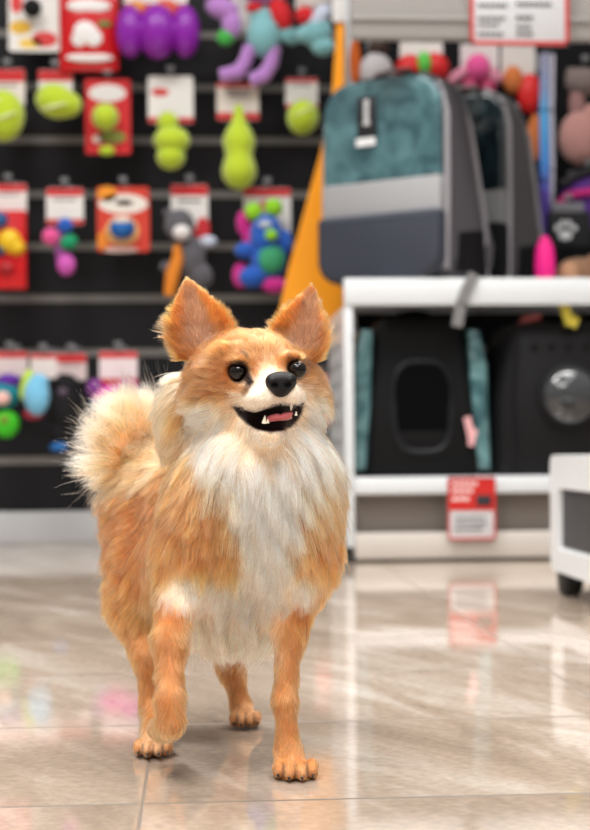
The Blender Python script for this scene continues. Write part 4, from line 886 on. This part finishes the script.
def make_fur(dog, f, V, Q, eyes, ears, basew, N=250000):
    a, b, c, d = V[Q[:, 0]], V[Q[:, 1]], V[Q[:, 2]], V[Q[:, 3]]
    nrm = np.cross(c - a, d - b); area = np.linalg.norm(nrm, axis=1); fn = nrm / np.maximum(area, 1e-12)[:, None]
    # smooth vertex normals
    vn = np.zeros_like(V)
    for k in range(4):
        for ax in range(3): vn[:, ax] += np.bincount(Q[:, k], nrm[:, ax], len(V))
    vn /= np.maximum(np.linalg.norm(vn, axis=1), 1e-12)[:, None]
    cen = (a + b + c + d) / 4
    wgt = area * np.where(fn[:, 1] < .35, 1.0, .45) * np.where(cen[:, 2] > .25, 1.5, 1.0)
    cdf = np.cumsum(wgt); cdf /= cdf[-1]
    fi = np.searchsorted(cdf, RNG.random(N)); s, t = RNG.random((2, N, 1)) if False else (RNG.random((N, 1)), RNG.random((N, 1)))
    q = Q[fi]; w4 = ((1 - s) * (1 - t), s * (1 - t), s * t, (1 - s) * t)
    P = sum(w * V[q[:, k]] for k, w in enumerate(w4)); Nn = sum(w * vn[q[:, k]] for k, w in enumerate(w4))
    Nn /= np.maximum(np.linalg.norm(Nn, axis=1), 1e-9)[:, None]
    col, wc, mo, px, py = dog_colours(P, f, 'hair', ears)
    G = ['head', 'muzzle', 'jaw', 'ear', 'neck', 'body', 'belly', 'leg', 'paw', 'tail']
    dist = {g: np.full(N, .2) for g in G}
    for g, fnc in f.prims: dist[g] = np.minimum(dist[g], fnc(P[:, 0], P[:, 1], P[:, 2]))
    Wt = np.stack([np.exp(-np.maximum(dist[g] + .001, 0) / .0045) for g in G], 1) + 1e-9; Wt /= Wt.sum(1, keepdims=True)
    #            head muzz jaw  ear  neck body belly leg paw tail   (length mm, lift)
    L = Wt @ np.array([7.5, 3.4, 5., 5.5, 24., 19., 21., 7., 2.8, 33.])
    lift = Wt @ np.array([.35, .22, .30, .30, .50, .42, .35, .30, .22, .75])
    nose = cam_pt(281, 384, 1.0); u = lambda v: v / np.maximum(np.linalg.norm(v, axis=-1, keepdims=True), 1e-9)
    away = u(P - nose)
    hc = cam_pt(252, 385, 1.10); rad = u(P - hc)
    flow = {}
    flow['head'] = away * .8 + rad * .5; flow['muzzle'] = away; flow['jaw'] = away + np.array([0, 0, -.5])
    e = np.zeros_like(P)
    for (a0, a1, d0, pts) in ears:
        near = (np.abs(P[:, 0] - (a0[0] + a1[0]) / 2) < .036)
        ab = a0 - a1; tt = np.clip(((P[:, 0] - a1[0]) * ab[0] + (P[:, 2] - a1[1]) * ab[1]) / (ab @ ab), 0, 1)
        o = np.stack([P[:, 0] - a1[0] - ab[0] * tt, 0 * tt, P[:, 2] - a1[1] - ab[1] * tt], 1)
        e[near] = (u(np.array([ab[0], 0, ab[1]])) * .9 + o * 70)[near]
    flow['ear'] = e
    nx = cam_pt(255, 440, 1.11)
    flow['neck'] = u((P - nx) * np.array([1, .6, .35])) * .8 + np.array([0, .15, -.8])
    bk = u(np.array([-.095, .16, 0.]))
    front = smooth01(1.03, 1.12, P[:, 1])[:, None]
    flow['body'] = bk * (front * 1.0) + np.array([0, 0, -.65]) + np.stack([(P[:, 0] + .03) * 4, 0 * P[:, 0], 0 * P[:, 0]], 1) * (1 - front)
    flow['belly'] = np.tile(np.array([-.1, .25, -1.]), (N, 1)); flow['leg'] = np.tile(np.array([-.05, .35, -1.]), (N, 1))
    flow['paw'] = np.tile(np.array([0, -.6, -.6]), (N, 1))
    tb = cam_pt(150, 470, 1.25)
    flow['tail'] = u(P - tb) + np.array([-.30, -.1, .18])
    T = sum(Wt[:, [i]] * u(flow[g]) for i, g in enumerate(G))
    # local lengths
    def near(x, y, d, r0, r1): q = cam_pt(x, y, d); return smooth01(r0, r1, np.linalg.norm((P - q) * np.array([1, .7, 1]), axis=1))
    fd = near(268, 385, 1.03, .018, .058)
    hd = Wt[:, 0]; L = L * (1 - hd) + hd * (3.5 + 14. * fd) * 1.0
    top = smooth01(362, 345, py) * hd; L = L * (1 - top) + top * np.minimum(L, 5.5)
    chk = smooth01(.2, .6, hd) * np.maximum(smooth01(196, 178, px), smooth01(312, 324, px)) * smooth01(345, 365, py) * (py < 450)
    L = L + chk * 12; lift = lift + chk * .18
    L *= np.where((Wt[:, 3] > .3) & (P[:, 1] > 1.085), .8, 1)
    eb = np.zeros(N)
    for (a0, a1, d0, pts) in ears:                     # longer hair along the ear rims, wisps inside the base
        dm = np.full(N, 1.)
        for i in range(len(pts)):
            p, q_ = pts[i], pts[i - 1]; ee = q_ - p; t_ = np.clip(((P[:, 0] - p[0]) * ee[0] + (P[:, 2] - p[1]) * ee[1]) / (ee @ ee), 0, 1)
            dm = np.minimum(dm, np.hypot(P[:, 0] - p[0] - ee[0] * t_, P[:, 2] - p[1] - ee[1] * t_))
        eb = np.maximum(eb, (1 - smooth01(.002, .007, dm)) * Wt[:, 3])
    outer = np.maximum(smooth01(185, 168, px), smooth01(318, 330, px))
    L = L + eb * (1.0 + 7 * outer * smooth01(305, 340, py)); L = np.where((Wt[:, 3] > .4) & (py < 305), np.minimum(L, 3.5), L)
    paw_low = smooth01(.018, .006, P[:, 2]); L *= 1 - .35 * paw_low
    feather = smooth01(.10, .16, P[:, 2]) * Wt[:, 7]; L = L + feather * 6
    lb = Wt[:, 6] * smooth01(625, 655, py) ; L = L - lb * 4
    keep = (mo < .80) | (P[:, 1] > 1.075)
    for (x, y, d, r) in eyes:
        ed = np.linalg.norm(P - cam_pt(x, y, d), axis=1); keep &= ed > pr(r, d) * 1.22
        L *= np.where(ed < pr(r, d) * 1.9, .55, 1)
    nd = np.linalg.norm((P - cam_pt(281, 384, 1.003)) / np.array([.0105, .012, .0095]), axis=1); keep &= nd > 1.0
    P, Nn, T, L, lift, col, wc, Wt, px, py = (z[keep] for z in (P, Nn, T, L, lift, col, wc, Wt, px, py)); N = len(P)
    T = T - (T * Nn).sum(1, keepdims=True) * Nn; T = u(T)
    # clumped variation of direction
    ph = [np.sin(P @ np.array(k) + o) for k, o in (((310, 190, 240), 0), ((-220, 260, 330), 2), ((420, -310, 150), 4), ((150, 380, -410), 1))]
    side = np.cross(Nn, T); stray = RNG.random(N) < .06
    T = u(T + side * (.28 * ph[0] + .2 * ph[1] + RNG.normal(0, .14, N))[:, None])
    lift = lift * (1 + .3 * ph[2]) * (1 + RNG.normal(0, .18, N))
    lift = np.where(stray, lift * 1.7, lift)
    L = L * .001 * (.62 + .38 * np.sqrt(RNG.random(N))) * (1 + .14 * ph[3]) * np.where(RNG.random(N) < .05, 1.4, 1)
    dir0 = u(T + Nn * lift[:, None])
    grav = np.array([0, 0, -1.0])
    longf = smooth01(.008, .025, L)[:, None]
    tailw = Wt[:, [9]]
    bend = (grav * .45 * longf * (1 - .75 * tailw) + T * .35 - Nn * (lift[:, None] * .45) * (1 - tailw))
    K = 6; sv = np.linspace(0, 1, K)
    O = np.stack([L[:, None] * (s * dir0 + s * s * .6 * bend) for s in sv], 1)
    # draw the tips of neighbouring hairs together into locks
    nc = 4200; ci = RNG.choice(N, nc, replace=False); kd = kdtree.KDTree(nc)
    for i, j in enumerate(ci): kd.insert(P[j], i)
    kd.balance()
    cj = np.array([ci[kd.find(p)[1]] for p in P])
    lk = cj.astype(float)
    cl = np.clip(.30 + .30 * smooth01(.006, .02, L), 0, .6)[:, None] * (RNG.random((N, 1)) * .6 + .5)
    for k in range(1, K):
        tgt = P[cj] + O[cj, k]; me_ = P + O[:, k]
        far = np.linalg.norm(tgt - me_, axis=1, keepdims=True) < .02
        O[:, k] += (tgt - me_) * cl * sv[k] ** 1.4 * far
    pts = P[:, None, :] + O
    pts[:, :, 2] = np.maximum(pts[:, :, 2], .0008)
    # straying tips must stay out of the eyes and the mouth
    bad = np.zeros(N, bool)
    for (x, y, d, r) in eyes:
        e0 = cam_pt(x, y, d); tip = pts[:, 2:]; uu = tip[..., 0] / tip[..., 1] * F - e0[0] / e0[1] * F; vv = tip[..., 2] / tip[..., 1] * F - e0[2] / e0[1] * F
        vv = (tip[..., 2] - CAMH) / tip[..., 1] * F - (e0[2] - CAMH) / e0[1] * F
        bad |= ((np.hypot(uu, vv) < r * .97) & (tip[..., 1] < d + .005)).any(1)
    pts, col, L, wc, Wt, P, px, py, lk = (z[~bad] for z in (pts, col, L, wc, Wt, P, px, py, lk)); N = len(pts)
    hc_ = bpy.data.hair_curves.new('fur'); hc_.add_curves([K] * N)
    wp = to_world(pts.reshape(-1, 3)) - basew
    hc_.attributes['position'].data.foreach_set('vector', wp.astype(np.float32).ravel())
    thick = (.000075 + .00005 * smooth01(.004, .02, L))
    rr = thick[:, None] * np.array([1, 1, .92, .78, .55, .2])[None]
    ra = hc_.attributes.get('radius') or hc_.attributes.new('radius', 'FLOAT', 'POINT')
    ra.data.foreach_set('value', rr.astype(np.float32).ravel())
    v = (1 + RNG.normal(0, .13, (N, 1))) * (1 + .14 * np.sin(lk * 12.9898))[:, None]; cc = np.clip(col * v, 0, 1)
    dark = (RNG.random(N) < .012) & (px < 200) & (py < 520); cc[dark] *= .45
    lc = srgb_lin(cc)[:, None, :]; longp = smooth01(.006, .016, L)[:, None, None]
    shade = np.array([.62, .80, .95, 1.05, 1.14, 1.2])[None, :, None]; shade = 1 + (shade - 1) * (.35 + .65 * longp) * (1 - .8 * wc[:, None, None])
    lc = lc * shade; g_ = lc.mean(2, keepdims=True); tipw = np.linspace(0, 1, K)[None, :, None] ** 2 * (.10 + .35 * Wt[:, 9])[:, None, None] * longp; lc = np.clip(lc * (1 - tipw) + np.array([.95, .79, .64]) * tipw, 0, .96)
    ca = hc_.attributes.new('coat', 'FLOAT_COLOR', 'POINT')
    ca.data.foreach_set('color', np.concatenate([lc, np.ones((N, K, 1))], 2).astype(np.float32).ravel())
    m = bpy.data.materials.new('dog_fur'); m.use_nodes = True; nt = m.node_tree; nt.nodes.clear()
    out = nt.nodes.new('ShaderNodeOutputMaterial'); h = nt.nodes.new('ShaderNodeBsdfHairPrincipled'); h.model = 'CHIANG'; h.parametrization = 'COLOR'
    a = nt.nodes.new('ShaderNodeAttribute'); a.attribute_name = 'coat'; nt.links.new(a.outputs['Color'], h.inputs['Color'])
    h.inputs['Roughness'].default_value = .42; h.inputs['Radial Roughness'].default_value = .55; h.inputs['Coat'].default_value = 0; h.inputs['Random Roughness'].default_value = .2
    nt.links.new(h.outputs[0], out.inputs['Surface'])
    o = bpy.data.objects.new('fur', hc_); COL.objects.link(o); hc_.materials.append(m); o.parent = dog

def dog_details(dog, eyes, basew):
    bw = Vector(basew)
    L = lambda px, py, d: Vector(to_world(cam_pt(px, py, d))) - bw
    eye = mat('dog_eye', (13, 7, 5), rough=.03, spec=.45)
    for (x, y, d, r) in eyes:
        mb = MB(); mb.ell(L(x, y, d), pr(r, d), seg=32, rings=24); mb.build('eye', eye, dog)
    # nose leather with two nostrils
    c = cam_pt
    g = Field((c(281, 384, 1.0) - .02), (c(281, 384, 1.0) + .02), .0006)
    g.ell(c(281, 380, 1.007), (.0094, .0115, .0058), .004); g.ell(c(281, 387.5, 1.007), (.0074, .0115, .0070), .004)
    g.ell(c(271.5, 382, 1.008), (.0038, .0118, .0046), .003); g.ell(c(290.5, 381, 1.008), (.0038, .0118, .0046), .003)
    for x, y in ((274.5, 385), (288, 384.5)):
        g.ell(c(x, y, .9955), (.0024, .0046, .0019), .0012, cut=True)
    g.cone(c(281, 388, .9945), .0004, c(281, 396, .9975), .0004, .001, cut=True)
    V, Q = g.mesh(); V = relax(V, Q, 2)
    link('nose', np_mesh('nose', to_world(V) - basew, Q), mat('dog_nose', (14, 12, 13), rough=.5, spec=.3, bump=.35, bscale=900), dog, None, True)
    # tongue
    pink = mat('dog_tongue', (196, 100, 104), rough=.3, spec=.5, sss=.2)
    def tongue(s, t):
        x = (s - .5) * 2; w = 13.5 * math.sin(min(1, t * 1.25 + .05) * math.pi * .5) * (1 if t < .8 else math.sqrt(max(0.02, 1 - ((t - .8) / .2) ** 2)))
        return L(277 - 4 * (1 - t) + x * w + 3 * t, 422 - 6 * t * (1 - t) - 1.5 + 3.2 * abs(x) * -1 + 1.5 * t - x * 2, 1.004 + .03 * (1 - t))
    g2 = Field(c(277, 420, 1.02) - np.array([.02, .03, .012]), c(277, 420, 1.02) + np.array([.02, .03, .012]), .0007)
    g2.ell(c(280, 417.5, 1.024), (.0088, .016, .0022), .002); g2.cone(c(269, 419.5, 1.014), .0016, c(291, 413, 1.012), .0013, .004)
    g2.cone(c(281.5, 414, 1.006), .0005, c(279, 413, 1.03), .0005, .002, cut=True)
    V, Q = g2.mesh(); V = relax(V, Q, 2)
    link('tongue', np_mesh('tongue', to_world(V) - basew, Q), pink, dog, None, True)
    tooth = mat('dog_tooth', (240, 230, 208), rough=.25)
    for (x0, y0, x1, y1, r, d) in ((264, 423.5, 265, 415.5, .0017, 1.010), (291.5, 405, 291, 410.5, .0013, 1.008), (267.5, 423, 268, 419, .0013, 1.009), (296, 415.5, 296.2, 411.5, .0010, 1.010)):
        mb = MB(); mb.cyl(L(x0, y0, d), L(x1, y1, d - .0005), r, .0003, seg=10); mb.build('tooth', tooth, dog)
    claw = mat('dog_claw', (38, 30, 27), rough=.35)
    for (x, y, d) in ((278, 775.5, 1.0515), (289, 778.5, 1.0435), (302, 778.5, 1.0435), (313, 775.5, 1.0515), (138, 752.5, 1.130), (147.5, 754.5, 1.122), (158.5, 754.5, 1.122), (168, 752.5, 1.130),
                      (234, 723.5, 1.243), (241, 725, 1.237), (250, 725, 1.237), (257.5, 723, 1.243)):
        a, b = L(x, y - 1.0, d + .004), L(x, y + 2.2, d - .0025); b.z = max(b.z, .0006 - bw.z)
        mb = MB(); mb.tube([a, (a + b) / 2 + Vector((0, -.0008, .0006)), b], [.0012, .0011, .0003], seg=8); mb.build('claw', claw, dog)
make_dog()
# ================================================================== light
w = bpy.data.worlds.new('shop_light'); SC.world = w; w.use_nodes = True; nt = w.node_tree; bg = nt.nodes['Background']
tc = nt.nodes.new('ShaderNodeTexCoord'); sp = nt.nodes.new('ShaderNodeSeparateXYZ'); rp = nt.nodes.new('ShaderNodeValToRGB'); mr = nt.nodes.new('ShaderNodeMapRange')
nt.links.new(tc.outputs['Generated'], sp.inputs[0]); nt.links.new(sp.outputs['Z'], mr.inputs['Value']); mr.inputs['From Min'].default_value = -.2; mr.inputs['From Max'].default_value = 1
nt.links.new(mr.outputs[0], rp.inputs['Fac']); e = rp.color_ramp.elements; e[0].position = 0; e[0].color = (.46, .43, .40, 1); e[1].position = .75; e[1].color = (1, .98, .95, 1); q = e.new(.3); q.color = (.64, .62, .60, 1)
nt.links.new(rp.outputs['Color'], bg.inputs['Color']); bg.inputs['Strength'].default_value = 1.0
def area(name, loc, tgt, size, power, col=(1, 1, 1), spread=180):
    l = bpy.data.lights.new(name, 'AREA'); l.shape = 'RECTANGLE'; l.size, l.size_y = size; l.energy = power; l.color = col; l.spread = math.radians(spread)
    o = bpy.data.objects.new(name, l); COL.objects.link(o); o.location = loc
    o.rotation_euler = (Vector(tgt) - Vector(loc)).to_track_quat('-Z', 'Y').to_euler()
WARM = (1, .985, .965)
area('ceiling_light', (-.9, .2, 2.6), (-.1, 1.1, .2), (1.2, .4), 15, WARM, 80)
area('ceiling_light', (-.25, -1.1, 2.4), (0, 1.05, .2), (1.6, .5), 10, WARM, 60)
area('ceiling_light', (.9, .3, 2.6), (.1, 1.2, .2), (1.2, .4), 9, WARM, 80)
area('ceiling_light', (.55, 2.35, 2.5), (0, 1.2, .1), (1.2, .35), 30, WARM)
area('ceiling_light', (-.7, 2.0, 2.5), (-.1, 1.25, .2), (.9, .35), 42, WARM)
area('ceiling_light', (-.6, 2.3, 2.6), (-.6, 2.3, 0), (1.6, .5), 13, WARM, 80)
area('ceiling_light', (.9, 2.1, 2.6), (.9, 2.1, 0), (1.4, .5), 12, WARM, 80)
area('ceiling_light', (-.8, 1.9, 2.5), (-.6, 3.7, .5), (1.4, .35), 14, WARM)
area('ceiling_light', (1.0, 1.6, 2.5), (.5, 3.2, .4), (1.4, .4), 12, WARM)
SC.view_settings.view_transform = 'Standard'; SC.view_settings.look = 'None'; SC.view_settings.gamma = 1; SC.view_settings.use_curve_mapping = False
SC.view_settings.exposure = -0.62
